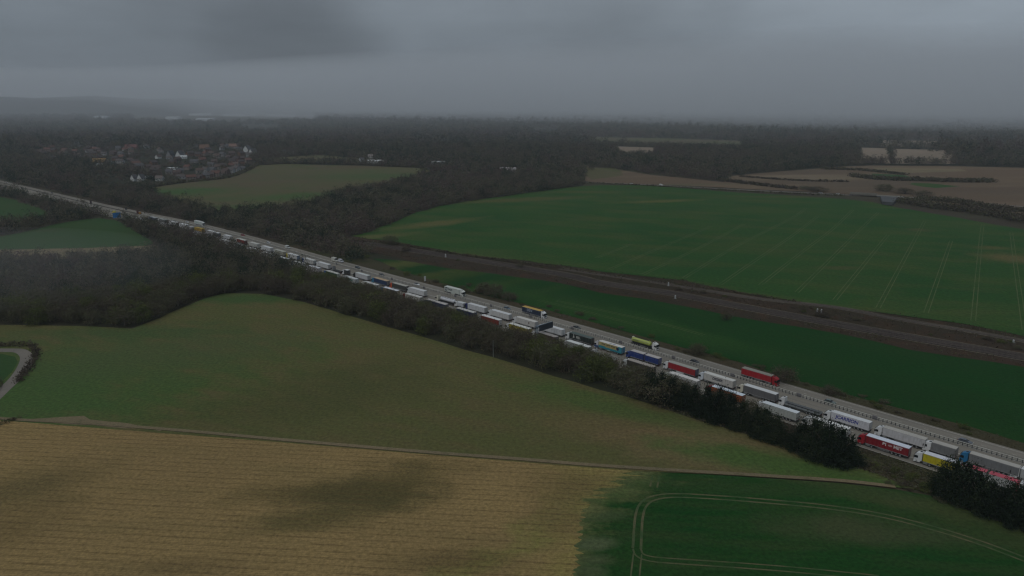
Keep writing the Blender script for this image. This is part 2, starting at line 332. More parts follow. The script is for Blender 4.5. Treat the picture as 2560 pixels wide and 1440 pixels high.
G_ballast2 = field_mat('old_ballast', (.055, .048, .040), (.042, .036, .030), (.075, .06, .05), s1=.02, s2=.2, fine=1.0, fineamp=.3)
ASPHANG = math.atan2(RD[1], RD[0])
G_asph = field_mat('asphalt', (.190, .176, .150), (.215, .196, .165), (.150, .140, .122), ang=ASPHANG, stretch=40, s1=.02, s2=.7, fine=2.5, fineamp=.12, t3=(.45, .7), rough=.8, bump=.1)
G_lane = field_mat('lane_tar', (.20, .18, .155), (.17, .155, .135), (.14, .13, .11), s1=.05, s2=.3, fine=2, fineamp=.15)

g = bpy.data.meshes.new('ground'); S = 14000
gv = [(-S, -1500, -.3), (S, -1500, -.3), (S, 13500, -.3), (-S, 13500, -.3)]
g.from_pydata(gv, [], [(0, 1, 2, 3)]); g.materials.append(G_base)
tag(link('ground', g), kind='structure')

Fm = [(-900, 835), (-10, 812), (150, 812), (330, 822), (430, 780), (520, 742), (600, 725), (700, 730), (800, 760), (1000, 815), (1230, 880), (1500, 960), (1640, 1000), (1760, 1040), (1900, 1080), (2000, 1110), (2140, 1160), (2230, 1190), (2330, 1228), (2240, 1218), (2100, 1202), (1800, 1187), (1470, 1170), (1060, 1138), (700, 1108), (300, 1078), (40, 1058), (-300, 1033), (-1400, 993)]
poly_sheet('meadow', PA(Fm), .02, G_meadow, jitter=.5)
# where the crop peters out into the stubble: a ragged edge, longest along the drilled rows
_e = PA([(1590, 1178), (1545, 1200), (1505, 1230), (1470, 1260), (1456, 1290), (1450, 1340), (1444, 1400), (1436, 1470), (1428, 1560), (1425, 1700)]); _ed = []
_rw = np.array([math.cos(ROWA), math.sin(ROWA)])
for q0, q1 in zip(_e[:-1], _e[1:]):
    k = max(1, int(np.linalg.norm(q1 - q0) / .55))
    for j in range(k):
        p = q0 + (q1 - q0) * j / k; amp = 4.2 if p[1] > _e[3][1] else 1.1
        _ed.append(p + _rw * (rng.normal() * amp * .45 + amp * .7 * math.sin(p[1] * 1.7 + 2 * math.sin(p[1] * .6))))
_ed[0] = _e[0]; _ed = [tuple(q) for q in _ed] + [tuple(_e[-1])]
Fs = [(-700, 1700), (-1600, 1400), (-1400, 992), (-300, 1032), (40, 1054), (300, 1075), (700, 1106), (1060, 1136), (1470, 1169)]
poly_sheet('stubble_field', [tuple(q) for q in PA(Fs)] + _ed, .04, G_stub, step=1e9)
Fw = [(1800, 1188), (2100, 1208), (2240, 1224), (2330, 1240), (2420, 1275), (2560, 1325), (2800, 1420), (3100, 1600), (3000, 1750)]
wf = poly_sheet('wheat_field', [tuple(q) for q in PA(Fw)] + _ed[::-1], .04, G_wheat, step=1e9)
bank = smooth_line(PA([(-1400, 986), (-300, 1027), (40, 1050), (200, 1058), (460, 1078), (700, 1100), (1060, 1131), (1300, 1149), (1470, 1163), (1700, 1178), (1900, 1190), (2100, 1203), (2240, 1218)]))
tag(link('field_margin', ribbon_mesh('field_margin', bank + np.array([0, .5]), 1.9, .06, G_tan)), kind='structure')
poly_sheet('field_corner', PA([(40, 1049), (120, 1045), (210, 1040), (225, 1049), (420, 1070), (400, 1078), (200, 1062)]), .05, G_tan, jitter=.3, step=4)
def ridge(name, line, w, h, mat, off=0.0):
    """a low earth bank: triangular section swept along a ground line"""
    ln = np.array(line); t = np.gradient(ln, axis=0); t /= np.linalg.norm(t, axis=1)[:, None]; nn = np.stack([t[:, 1], -t[:, 0]], 1)
    v = []; f = []
    for i in range(len(ln)):
        hh = h * (.8 + .4 * rng.random()); c = ln[i] + nn[i] * (off + rng.normal() * .06)
        a = c - nn[i] * w / 2; b = c + nn[i] * w / 2; v += [(a[0], a[1], .0), (c[0], c[1], hh), (b[0], b[1], .0)]
    for i in range(len(ln) - 1):
        k = 3 * i; f += [(k, k + 3, k + 4, k + 1), (k + 1, k + 4, k + 5, k + 2)]
    me = bpy.data.meshes.new(name); me.from_pydata(v, [], f); me.materials.append(mat); me.update(); return me
SOILM = field_mat('ditch_soil', (.06, .042, .026), (.045, .034, .02), (.10, .075, .045), s1=.05, s2=.3, fine=2)
tag(link('ditch', ribbon_mesh('ditch', bank + np.array([0, -.7]), .26, .075, SOILM)), kind='structure')

TRACK = field_mat('wheel_mark', (.115, .105, .055), (.085, .095, .045), (.04, .08, .03), s1=.05, s2=.15, fine=1.2, fineamp=.3, t3=(.45, .6))
TRACK2 = field_mat('faint_wheel_mark', (.10, .115, .050), (.075, .105, .042), (.035, .08, .028), s1=.02, s2=.06, fine=1.0, fineamp=.3, t3=(.50, .66))
def tramline(parent, pts, z, width=.55, gauge=2.1, n=8, mat=None):
    ln = smooth_line(PA(pts), n); o = link('wheel_marks', ribbon_mesh('wheel_marks', ln, width, z, mat or TRACK, (-gauge / 2, gauge / 2)), parent); return o
tramline(wf, [(1640, 1190), (1634, 1218)], .06)
tramline(wf, [(1592, 1372), (1598, 1290), (1612, 1258), (1640, 1244), (1690, 1239), (1780, 1243), (1900, 1252), (2060, 1267), (2200, 1288), (2330, 1320), (2450, 1357), (2560, 1398), (2700, 1450)], .06, .7)
tramline(wf, [(1592, 1372), (1600, 1388), (1630, 1398), (1700, 1404), (1850, 1414), (2000, 1426), (2200, 1446)], .065, .5)
tramline(wf, [(1594, 1385), (1588, 1440), (1584, 1500)], .06, .4)

Fe = [(880, 590), (925, 580), (985, 555), (1030, 535), (1100, 515), (1200, 499), (1320, 482), (1440, 467), (1500, 463), (1600, 463), (1700, 470), (1850, 482), (2000, 490), (2100, 497), (2180, 505), (2250, 520), (2400, 545), (2560, 574), (2900, 640), (3000, 960), (2700, 872), (2560, 840), (2400, 808), (2200, 781), (2062, 764), (1920, 743), (1875, 735), (1800, 720), (1711, 701), (1600, 689), (1500, 679), (1400, 663), (1250, 647), (1150, 634), (1050, 616), (980, 603), (920, 597)]
ef = poly_sheet('green_field', PA(Fe), .04, G_east, jitter=1.2, step=12)
for l in [[(2195, 770), (2300, 575), (2312, 552)], [(2087, 750), (2220, 587)], [(1992, 731), (2165, 560), (2195, 532)], [(1900, 713), (2012, 625), (2080, 574), (2132, 525)], [(2315, 782), (2378, 602)], [(2433, 802), (2452, 600), (2457, 560)], [(2562, 826), (2540, 672), (2528, 580)],
          [(1710, 695), (1840, 616), (1980, 545), (2015, 520)], [(1800, 712), (1890, 650), (1980, 590), (2045, 540)], [(1608, 686), (1755, 616), (1860, 560)], [(1520, 675), (1650, 620), (1780, 565)], [(1490, 645), (1580, 610)]]:
    tramline(ef, l, .07, .52, 2.2, 4, TRACK2)
Fd = [(930, 646), (1010, 652), (1126, 671), (1239, 684), (1400, 707), (1500, 731), (1617, 747), (1734, 769), (1828, 789), (1920, 805), (1990, 815), (2095, 833), (2270, 873), (2400, 893), (2560, 917), (2800, 960), (2900, 1230), (2560, 1108), (2430, 1068), (2300, 1034), (2150, 995), (1980, 948), (1850, 906), (1683, 863), (1599, 839), (1484, 806), (1352, 770), (1240, 745), (1100, 707), (1000, 676)]
df = poly_sheet('dark_green_field', PA(Fd), .04, G_strip, jitter=.5)
tramline(df, [(1390, 752), (1500, 775), (1640, 806), (1760, 838)], .06, .35, 2.0, 6, TRACK2)
tramline(df, [(1345, 750), (1480, 783), (1600, 815)], .06, .35, 2.0, 6, TRACK2)
poly_sheet('hill_pasture', PA([(368, 470), (430, 462), (560, 447), (605, 432), (640, 414), (720, 410), (900, 414), (1060, 421), (1095, 433), (1000, 458), (870, 482), (800, 505), (700, 524), (600, 536), (540, 532), (470, 518), (400, 497)]), .04, G_far1, jitter=3, step=25)
poly_sheet('small_pasture', PA([(660, 405), (690, 394), (800, 388), (900, 396), (900, 407), (720, 407)]), .04, G_far1, jitter=3, step=25)
poly_sheet('left_field', PA([(-400, 470), (-50, 486), (0, 492), (70, 510), (135, 533), (128, 552), (60, 560), (0, 562), (-400, 580)]), .04, G_left, jitter=1.5)
poly_sheet('curved_field', PA([(-400, 600), (0, 592), (60, 580), (140, 560), (200, 550), (250, 545), (290, 551), (335, 575), (385, 608), (360, 615), (200, 621), (0, 624), (-400, 640)]), .04, G_left, jitter=1)
poly_sheet('tan_strip', PA([(-400, 640), (0, 624), (200, 621), (360, 615), (392, 612), (398, 622), (375, 645), (330, 660), (200, 655), (0, 662), (-400, 690)]), .05, G_tan, jitter=1)
poly_sheet('ploughed_land', PA([(1462, 414), (1555, 426), (1630, 438), (1730, 447), (1812, 456), (1832, 440), (1920, 431), (2050, 421), (2180, 414), (2400, 416), (2560, 420), (3100, 420), (3100, 640), (2560, 536), (2400, 520), (2280, 500), (2150, 487), (1950, 476), (1800, 468), (1640, 461), (1500, 458), (1462, 452)]), .03, G_brown, jitter=3, step=30)
poly_sheet('pale_field', PA([(2148, 369), (2222, 371), (2228, 409), (2150, 407)]), .04, G_pale, jitter=3, step=30)
poly_sheet('pale_field', PA([(2232, 372), (2390, 376), (2390, 410), (2232, 409)]), .04, G_pale, jitter=3, step=30)
poly_sheet('pale_field', PA([(2195, 350), (2360, 353), (2365, 369), (2195, 366)]), .04, G_pale, jitter=3, step=30)
poly_sheet('pale_field', PA([(1540, 366), (1640, 369), (1640, 392), (1540, 389)]), .04, G_pale, jitter=3, step=30)
poly_sheet('distant_pasture', PA([(1480, 343), (1660, 346), (1860, 352), (1860, 374), (1700, 368), (1640, 366), (1480, 362)]), .04, G_far1, jitter=3, step=30)
poly_sheet('distant_pasture', PA([(1462, 419), (1540, 420), (1560, 438), (1480, 450), (1462, 440)]), .05, G_far1, jitter=3, step=20)
poly_sheet('green_patch', PA([(2280, 457), (2330, 459), (2400, 466), (2340, 470), (2300, 466)]), .05, G_east, jitter=3, step=20)
poly_sheet('green_patch', PA([(2180, 434), (2260, 438), (2300, 447), (2200, 446)]), .05, G_left, jitter=3, step=20)
poly_sheet('pale_field', PA([(2180, 419), (2400, 422), (2420, 428), (2280, 432), (2200, 427)]), .05, G_tan, jitter=3, step=30)
# floors of the woods and the rough banks
W1 = [(-900, 660), (-10, 650), (120, 655), (330, 645), (385, 625), (400, 612), (360, 588), (310, 563)]
_nr = [proj((*C(s, -27.6), 0)) for s in range(740, -60, -25)]
BELT_LOW = [(2330, 1226), (2140, 1168), (2000, 1125), (1900, 1095), (1760, 1055), (1640, 1015), (1500, 975), (1320, 920), (1232, 893), (1100, 855), (1000, 826), (900, 797), (760, 755), (660, 735), (560, 733), (480, 755), (400, 795), (330, 818), (200, 815), (0, 812), (-900, 835)]
poly_sheet('wood_floor', PA(W1 + [tuple(p) for p in _nr if p[0] < 2560][:] + BELT_LOW), .03, G_litter, jitter=.6)
poly_sheet('scrub_bank', PA([tuple(p) for p in [proj((*C(s, -26.8), 0)) for s in range(70, -70, -10)]] + [(2800, 1400), (2560, 1322), (2420, 1272), (2330, 1236), (2240, 1205), (2140, 1160)]), .035, G_verge, jitter=.4)
FV = [proj((*C(s, 9.0), 0)) for s in range(-60, 520, 20)]
poly_sheet('motorway_verge', PA([tuple(p) for p in FV] + [(700, 560), (900, 640), (1000, 674), (1100, 706), (1240, 744), (1352, 769), (1484, 806), (1599, 839), (1683, 863), (1850, 906), (1980, 948), (2150, 995), (2300, 1034), (2430, 1068), (2560, 1108), (2900, 1230)]), .03, G_verge, jitter=.5)
W2 = [(1462, 405), (1455, 464), (1320, 482), (1200, 499), (1100, 515), (1030, 535), (985, 555), (925, 580), (880, 592), (900, 625), (960, 640), (1040, 650), (1000, 672), (960, 668), (900, 648), (760, 608), (640, 572), (520, 545), (400, 520), (240, 490), (100, 462), (0, 444), (-900, 340), (-900, 300), (3400, 300), (3400, 415), (2560, 418), (2180, 412), (1850, 437), (1660, 430)]
poly_sheet('wood_floor', PA(W2), .01, G_litter, jitter=2, step=30)

# ------------------------------------------------------------------ motorway
ss = np.array(list(range(-70, 700, 8)) + list(range(700, 2600, 20)))
axis = np.array([C(s) for s in ss]); nrm = None
PAINT = M('road_paint', (.46, .45, .41), .7, .35, .8)
CONC = M('barrier_steel', (.40, .39, .35), .6, .15, .5)
DARK = M('dark_metal', (.045, .05, .055), .6, .2, 1)
def road_strip(name, n0, n1, z, mat, sub=None, parent=None, rng_s=None):
    q = ss if rng_s is None else np.array(rng_s)
    v = []; f = []
    for s in q:
        a = C(s, n0); b = C(s, n1); v += [(a[0], a[1], z), (b[0], b[1], z)]
    for i in range(len(q) - 1): k = 2 * i; f.append((k, k + 1, k + 3, k + 2))
    me = bpy.data.meshes.new(name); me.from_pydata(v, [], f); me.materials.append(mat); me.update()
    return link(name, me, parent)
rd = tag(road_strip('motorway', -26.4, 9.6, .10, G_asph), kind='structure')
def lane_line(n, w=.16, dash=None, smax=900):
    v = []; f = []
    s = -60
    while s < smax:
        L = dash[0] if dash else 10
        for a_, b_ in ((s, s + L),):
            p = [C(a_, n - w / 2), C(a_, n + w / 2), C(b_, n + w / 2), C(b_, n - w / 2)]
            k = len(v); v += [(q[0], q[1], .115) for q in p]; f.append((k, k + 1, k + 2, k + 3))
        s += (dash[0] + dash[1]) if dash else 10
    me = bpy.data.meshes.new('lane_marking'); me.from_pydata(v, [], f); me.materials.append(PAINT); me.update()
    link('lane_marking', me, rd)
lane_line(-7.6, .26); lane_line(-16.3, .2, (2, 7)); lane_line(-19.6, .2, (2, 7)); lane_line(-22.9 + .9, .22)
lane_line(1.3, .14); lane_line(4.9, .12, (1.4, 7.6)); lane_line(8.3, .16)
# kerb of hard shoulder
tag(road_strip('kerb', -26.62, -26.4, .17, CONC), kind='structure')

# central barrier: top rail on posts with grey joint boxes
br = empty('motorway_barrier', (*C(0), 0)); tag(br, 'long pale steel barrier on posts down the middle of the motorway', 'barrier')
def prism_along(n, hw, z0, z1, s0, s1, step, mat, name, parent):
    q = np.arange(s0, s1 + .1, step); v = []; f = []
    for s in q:
        for dn, z in ((-hw, z0), (hw, z0), (hw, z1), (-hw, z1)):
            a = C(s, n + dn); v.append((a[0] - C(0)[0], a[1] - C(0)[1], z))
    for i in range(len(q) - 1):
        k = 4 * i
        for j in range(4): f.append((k + j, k + (j + 1) % 4, k + 4 + (j + 1) % 4, k + 4 + j))
    me = bpy.data.meshes.new(name); me.from_pydata(v, [], f); me.materials.append(mat); me.update(); return link(name, me, parent)
prism_along(0, .14, 1.18, 1.38, -60, 760, 6, CONC, 'rail', br)
prism_along(0, .10, .62, .78, -60, 760, 6, CONC, 'rail', br)
prism_along(-.0, .30, .02, .16, -60, 760, 6, M('barrier_foot', (.27, .26, .235), .8, .15, .5), 'foot', br)
prism_along(0, .25, .11, .8, 760, 2000, 20, M('dark_barrier', (.09, .085, .075), .8, .15, .5), 'solid_barrier', br)
pm = MB().box(-.1, .1, -.16, .16, .1, 1.3, DARK).mesh('post')
ps = list(np.arange(-30, 700, 1.45)); c0 = C(0)
for s in ps[:100]:
    q = C(s); t = C(s + 1) - q
    link('post', pm, br, (q[0] - c0[0], q[1] - c0[1], 0), (0, 0, math.atan2(t[1], t[0])))
mb = MB()
for s in ps[100:]:
    q = C(s) - c0; mb.box(q[0] - .1, q[0] + .1, q[1] - .1, q[1] + .1, .1, 1.3, DARK)
tag(link('posts', mb.mesh('posts'), br), kind='stuff')
jm = MB().box(-.9, .9, -.22, .22, .15, 1.5, M('joint_grey', (.15, .145, .15), .7, .2, 2)).box(-.7, .7, -.24, .24, .3, .5, DARK).mesh('joint_box')
for px in [2187, 1998, 1831, 1684, 1552, 1430, 1327, 1228, 1139, 1060, 980, 905, 842]:
    s = solve_s(px, 0, .6); q = C(s); t = C(s + 1) - q
    link('joint_box', jm, br, (q[0] - c0[0], q[1] - c0[1], 0), (0, 0, math.atan2(t[1], t[0])))

# railway: two lines in a brown cutting
RL1 = smooth_line(PA([(700, 585), (820, 596), (880, 603), (1000, 621), (1141, 643), (1400, 685), (1500, 707), (1664, 731), (1851, 766), (2100, 812), (2240, 837), (2560, 893), (2900, 955)]))
RL2 = smooth_line(PA([(1400, 671), (1500, 686), (1620, 703), (1758, 725), (1898, 747), (2086, 768), (2240, 797), (2400, 824), (2560, 853), (2900, 915)]))
Fr = [(820, 585), (880, 592), (920, 598), (980, 604), (1050, 617), (1150, 635), (1250, 648), (1400, 664), (1500, 680), (1600, 690), (1711, 702), (1800, 721), (1875, 736), (1920, 744), (2062, 765), (2200, 782), (2400, 809), (2560, 841), (2700, 873), (3000, 960), (2800, 962), (2560, 918), (2400, 894), (2270, 874), (2095, 834), (1990, 816), (1920, 806), (1828, 790), (1734, 770), (1617, 748), (1500, 732), (1400, 708), (1239, 685), (1126, 672), (1010, 650), (930, 632), (860, 606)]
poly_sheet('railway_bank', PA(Fr), .05, G_rail, jitter=.8)
STEEL = M('rail_steel', (.17, .14, .12), .45, .2, .5, metal=.3)
CESS = field_mat('cess_path', (.14, .12, .09), (.11, .095, .075), (.06, .05, .04), s1=.02, s2=.05, fine=.8)
for RL, wid, offs, gm_ in ((RL1, 10.5, (-3.2, 0, 3.2), G_ballast), (RL2, 4.2, (0,), G_ballast2)):
    t = tag(link('railway', ribbon_mesh('railway', RL, wid, .09, gm_)), kind='structure')
    link('cess_path', ribbon_mesh('cess_path', RL, .9, .10, CESS, (-wid / 2 - .6, wid / 2 + .6)), t)
    for o in offs:
        for dd in (-.75, .75):
            tt = np.gradient(RL, axis=0); tt /= np.linalg.norm(tt, axis=1)[:, None]; nn = np.stack([tt[:, 1], -tt[:, 0]], 1)
            link('rail', ridge('rail', RL + nn * (o + dd), .12, .26, STEEL), t)
# country road beyond the green field, farm lane at the left edge
tag(link('road', ribbon_mesh('road', smooth_line(PA([(1300, 440), (1462, 455), (1580, 460), (1660, 464), (1800, 472), (1900, 477), (2050, 484), (2150, 489), (2300, 495), (2460, 508), (2700, 530)])), 7, .12, G_lane)), kind='structure')
lane = smooth_line(PA([(-200, 872), (-60, 876), (10, 876), (50, 878), (66, 892), (60, 915), (40, 945), (12, 972), (-40, 1020), (-120, 1080)]))
tag(link('lane', ribbon_mesh('lane', lane, 5.0, .10, G_lane)), kind='structure')
poly_sheet('lane_green', PA([(-200, 882), (0, 884), (38, 892), (44, 905), (30, 930), (-30, 990), (-200, 1010)]), .06, G_left, jitter=.4)
# distant hills
hv = []; hf = []; nx, ny = 60, 9
for j in range(ny):
    for i in range(nx + 1):
        az = R(-48 + 96 * i / nx); d = 5600 + 3400 * j / (ny - 1)
        k = math.sin(math.pi * j / (ny - 1)) if j else 0
        a = math.degrees(az)
        top = 105 * (1 / (1 + math.exp((a + 14) / 5))) + 70 * (1 / (1 + math.exp(-(a - 2) / 6))) * (.8 + .2 * math.sin(a * .6)) + 30
        hv.append((math.sin(az) * d, math.cos(az) * d, -2 + k * top * (.93 + .07 * math.sin(i * 1.7) + .05 * math.sin(i * .6 + 1))))
for j in range(ny - 1):
    for i in range(nx): a = j * (nx + 1) + i; hf.append((a, a + 1, a + nx + 2, a + nx + 1))
hm = bpy.data.meshes.new('hills'); hm.from_pydata(hv, [], hf); hm.materials.append(field_mat('far_hills', (.040, .042, .034), (.034, .034, .030), (.06, .065, .04), s1=.0012, s2=.004, fine=.03, fineamp=.3, bump=0)); hm.polygons.foreach_set('use_smooth', [True] * len(hm.polygons)); hm.update()
tag(link('hills', hm), kind='structure')
# ------------------------------------------------------------------ vehicles
def paint(c, rough=.45, dirt=.35): return M('paint', c, rough, .07, .8, spec=.4, dirt=dirt)
WHITE = (.60, .61, .61); CREAM = (.55, .53, .44); GREY = (.17, .175, .18); DGREY = (.09, .095, .09); LGREY = (.38, .39, .39); BEIGE = (.40, .38, .34)
RED = (.30, .014, .020); DRED = (.16, .015, .02); BLUE = (.012, .035, .17); NAVY = (.012, .022, .075); SKYB = (.015, .14, .30); MID = (.015, .06, .24); TEAL = (.02, .22, .28)
YEL = (.50, .42, .02); ORANGE = (.42, .10, .012); ORED = (.50, .085, .03); GREEN = (.006, .07, .04); BLACKG = (.012, .022, .020); BLACK = (.015, .016, .017); TAN = (.45, .33, .20); GOLD = (.50, .33, .06); PINK = (.45, .09, .11)
GLASS = M('vehicle_glass', (.012, .015, .018), .12, .05, 1, spec=.6)
TYRE = M('tyre_rubber', (.018, .018, .018), .85, .15, 4); RIM = M('rim_metal', (.28, .28, .28), .5, .15, 4)
FRAME = M('chassis_black', (.022, .023, .025), .7, .2, 2); SEAL = M('door_seal', (.05, .05, .05), .7, .1, 2)
LAMPW = M('lamp_lens', (.55, .56, .52), .2, .05, 2, spec=.6); LAMPR = M('tail_lens', (.28, .02, .015), .3, .05, 2, spec=.6); TANKM = M('fuel_tank', (.30, .31, .31), .35, .1, 2, metal=.5)
CACHE = {}
def cached(key, fn):
    if key not in CACHE: CACHE[key] = fn()
    return CACHE[key]
def wheel_mesh(r=.52, w=.34):
    return cached(('wheel', r, w), lambda: MB().cyl((0, -w / 2, 0), (0, w / 2, 0), r, r, TYRE, 16).cyl((0, -w / 2 - .012, 0), (0, w / 2 + .012, 0), r * .58, r * .58, RIM, 10).cyl((0, -w / 2 - .03, 0), (0, w / 2 + .03, 0), r * .2, r * .2, FRAME, 8).mesh('wheel'))
def add_wheels(root, xs, y=1.05, r=.52, w=.34):
    for x in xs:
        for s in (-1, 1): link('wheel', wheel_mesh(r, w), root, (x, s * y, r))
def cab(root, x0, col, col2=None, h=3.85, big=True, deflector=True, lowcol=None):
    """cab-over tractor cab: bonnet-less body, raked screen, tapered roof; x0 is the back wall of the cab"""
    def body():
        m = MB(); c = paint(col, dirt=.12)
        m.prof([(0, 1.0, 1.22), (.35, .98, 1.24), (.35, .62, 1.24), (.5, .45, 1.24), (2.22, .38, 1.22), (2.34, .7, 1.22), (2.34, 1.75, 1.2), (2.12, 2.85, 1.14), (1.75, 3.3, 1.08), (.75, h - .08, .98), (.1, h, .98), (0, h - .02, 1.02)] if deflector else
               [(0, 1.0, 1.22), (.35, .98, 1.24), (.5, .45, 1.24), (2.22, .38, 1.22), (2.34, .7, 1.22), (2.34, 1.75, 1.2), (2.15, 2.75, 1.14), (1.9, 2.95, 1.08), (.1, 3.0, 1.05), (0, 2.95, 1.1)], c)
        return m.mesh('cab', bevel=.05)
    link('cab', cached(('cab', col, h, deflector), body), root, (x0, 0, 0))
    def screen():
        m = MB(); v = [(2.355, -1.12, 1.78), (2.355, 1.12, 1.78), (2.155, 1.07, 2.74), (2.155, -1.07, 2.74)]
        v += [(a - .03, b, c) for a, b, c in v]
        return m.add(v, [(0, 1, 2, 3), (4, 7, 6, 5), (0, 4, 5, 1), (1, 5, 6, 2), (2, 6, 7, 3), (3, 7, 4, 0)], GLASS).mesh('windscreen')
    link('windscreen', cached('screen', screen), root, (x0 + .02, 0, 0))
    def sidew(s):
        m = MB(); v = [(1.15, 1.232, 1.82), (2.2, 1.222, 1.82), (2.06, 1.182, 2.6), (1.15, 1.19, 2.6)]; v += [(a, b - .05, c) for a, b, c in v]
        v = [(a, b * s, c) for a, b, c in v]
        return m.add(v, [(0, 1, 2, 3), (4, 7, 6, 5), (0, 4, 5, 1), (1, 5, 6, 2), (2, 6, 7, 3), (3, 7, 4, 0)], GLASS).mesh('side_window')
    for s in (-1, 1): link('side_window', cached(('sw', s), lambda: sidew(s)), root, (x0, s * .02, 0))
    link('grille', cached('grille', lambda: MB().box(2.33, 2.37, -.85, .85, .75, 1.55, FRAME).box(2.36, 2.385, -.8, .8, 1.0, 1.05, RIM).box(2.36, 2.385, -.8, .8, 1.25, 1.3, RIM).mesh('grille')), root, (x0, 0, 0))
    link('bumper', cached(('bump', lowcol or col), lambda: MB().box(1.9, 2.42, -1.235, 1.235, .3, .68, paint(lowcol or col, dirt=.2)).mesh('bumper', bevel=.04)), root, (x0, 0, 0))
    for s in (-1, 1):
        link('headlight', cached('hl', lambda: MB().box(-.06, .05, -.2, .2, -.11, .11, LAMPW).mesh('headlight', bevel=.02)), root, (x0 + 2.38, s * .95, .62))
        link('mirror', cached('mir', lambda: MB().box(-.1, .1, -.14, .14, -.4, .4, FRAME).mesh('mirror', bevel=.03)), root, (x0 + 2.25, s * 1.42, 2.2))
    if deflector: link('sun_visor', cached('visor', lambda: MB().box(2.12, 2.34, -1.05, 1.05, 2.78, 2.86, FRAME).mesh('sun_visor')), root, (x0, 0, 0))
    link('roof_hatch', cached('hatch', lambda: MB().box(-.35, .35, -.4, .4, 0, .05, FRAME).mesh('roof_hatch')), root, (x0 + .55 if deflector else x0 + .9, 0, h - .06 if deflector else 3.0), (0, .04, 0))
def box_body(root, x0, x1, col, roof, rear, z0=1.12, z1=4.0, kind='box', doors=True, name='trailer_body', skirt=None):
    L = x1 - x0
    def body():
        m = MB(); c = M('curtain', col, .6, .1, .6, dirt=.25) if kind == 'curtain' else paint(col, dirt=.3)
        m.box(0, L, -1.26, 1.26, z0, z1 - .05, c)
        if kind == 'curtain':
            # side rails and the slack folds between curtain poles
            for s in (-1, 1):
                for k in range(int(L / 1.35)):
                    x = .5 + k * 1.35
                    if x < L - .3: m.box(x, x + .05, s * 1.262 - .012, s * 1.262 + .012, z0 + .12, z1 - .25, M('strap', tuple(v * .6 for v in col), .7, .1, 1))
                m.box(0, L, s * 1.27 - .02, s * 1.27 + .02, z0 - .02, z0 + .14, RIM)
                m.box(0, L, s * 1.27 - .015, s * 1.27 + .015, z1 - .22, z1 - .06, M('rail_top', tuple(.5 * v + .2 for v in col), .6, .1, 1))
        else:
            for s in (-1, 1):
                m.box(0, L, s * 1.265 - .012, s * 1.265 + .012, z0 - .03, z0 + .10, M('alu_edge', tuple(.5 * v + .12 for v in col), .5, .1, 1))
                m.box(0, .09, s * 1.265 - .012, s * 1.265 + .012, z0, z1 - .06, M('alu_edge', tuple(.5 * v + .12 for v in col), .5, .1, 1))
        return m.mesh(name)
    b = link(name, cached(('body', round(L, 1), col, z0, z1, kind), body), root, (x0, 0, 0))
    def rf():
        m = MB(); c = M('roof_sheet', roof, .55, .06, .5, dirt=.22); m.box(-.02, L + .02, -1.285, 1.285, z1 - .05, z1, c)
        for k in range(int(L / 1.2)): m.box(.6 + k * 1.2, .64 + k * 1.2, -1.24, 1.24, z1, z1 + .025, c)
        return m.mesh('roof')
    link('roof', cached(('roof', round(L, 1), roof, z1), rf), root, (x0, 0, 0))
    def dr():
        m = MB(); c = paint(rear, dirt=.35)
        m.box(-.05, 0, -1.2, 1.2, z0 + .05, z1 - .1, c)
        for y in (-1.23, 1.23, 0): m.box(-.075, -.02, y - .035, y + .035, z0, z1 - .05, SEAL)
        for y in (-.62, -.42, .42, .62): m.box(-.1, -.05, y - .02, y + .02, z0 + .1, z1 - .15, RIM)
        m.box(-.075, -.02, -1.25, 1.25, z1 - .14, z1 - .05, SEAL)
        return m.mesh('rear_doors')
    if doors: link('rear_doors', cached(('rear', rear, z0, z1), dr), root, (x0, 0, 0))
    if skirt: link('side_skirt', cached(('skirt', skirt, round(L, 1)), lambda: MB().box(L * .42, L * .68, -1.24, -1.2, .45, z0, paint(skirt)).box(L * .42, L * .68, 1.2, 1.24, .45, z0, paint(skirt)).mesh('side_skirt')), root, (x0, 0, 0))
    return b
def chassis(root, x0, x1, name='chassis'):
    L = x1 - x0
    link(name, cached(('ch', round(L, 1)), lambda: MB().box(.1, L, -.55, -.35, .72, 1.1, FRAME).box(.1, L, .35, .55, .72, 1.1, FRAME).box(.3, .5, -.6, .6, .7, 1.0, FRAME).box(.0, L, -1.15, 1.15, 1.0, 1.115, FRAME).mesh(name)), root, (x0, 0, 0))
    link('rear_bumper', cached('rb', lambda: MB().box(0, .12, -1.2, 1.2, .5, .68, FRAME).box(-.04, .02, -1.2, 1.2, .86, 1.02, FRAME).mesh('rear_bumper')), root, (x0 + .02, 0, 0))
    for s in (-1, 1): link('tail_light', cached('tl', lambda: MB().box(-.05, .0, -.25, .25, -.07, .07, LAMPR).mesh('tail_light')), root, (x0 - .03, s * .9, .94))
def side_guard(root, x0, x1):
    link('side_guard', cached(('sg', round(x1 - x0, 1)), lambda: MB().box(0, x1 - x0, -1.2, -1.16, .5, .62, RIM).box(0, x1 - x0, 1.16, 1.2, .5, .62, RIM).box(0, x1 - x0, -1.2, -1.16, .82, .94, RIM).box(0, x1 - x0, 1.16, 1.2, .82, .94, RIM).mesh('side_guard')), root, (x0, 0, 0))
def place(px, n, hw, z, rev=False, L=16.2):
    """root at the vehicle's tail; its near side top corner falls on photo column px"""
    s = solve_s(px, n - hw, z)
    a = C(s, n); b = C(s + (-L if rev else L), n); d = b - a
    return (a[0], a[1], .105), math.atan2(d[1], d[0]), s
SPAN = {'A': [], 'B': [], 'O': []}
LN = {'A': LANE_A, 'B': LANE_B, 'O': LANE_O}
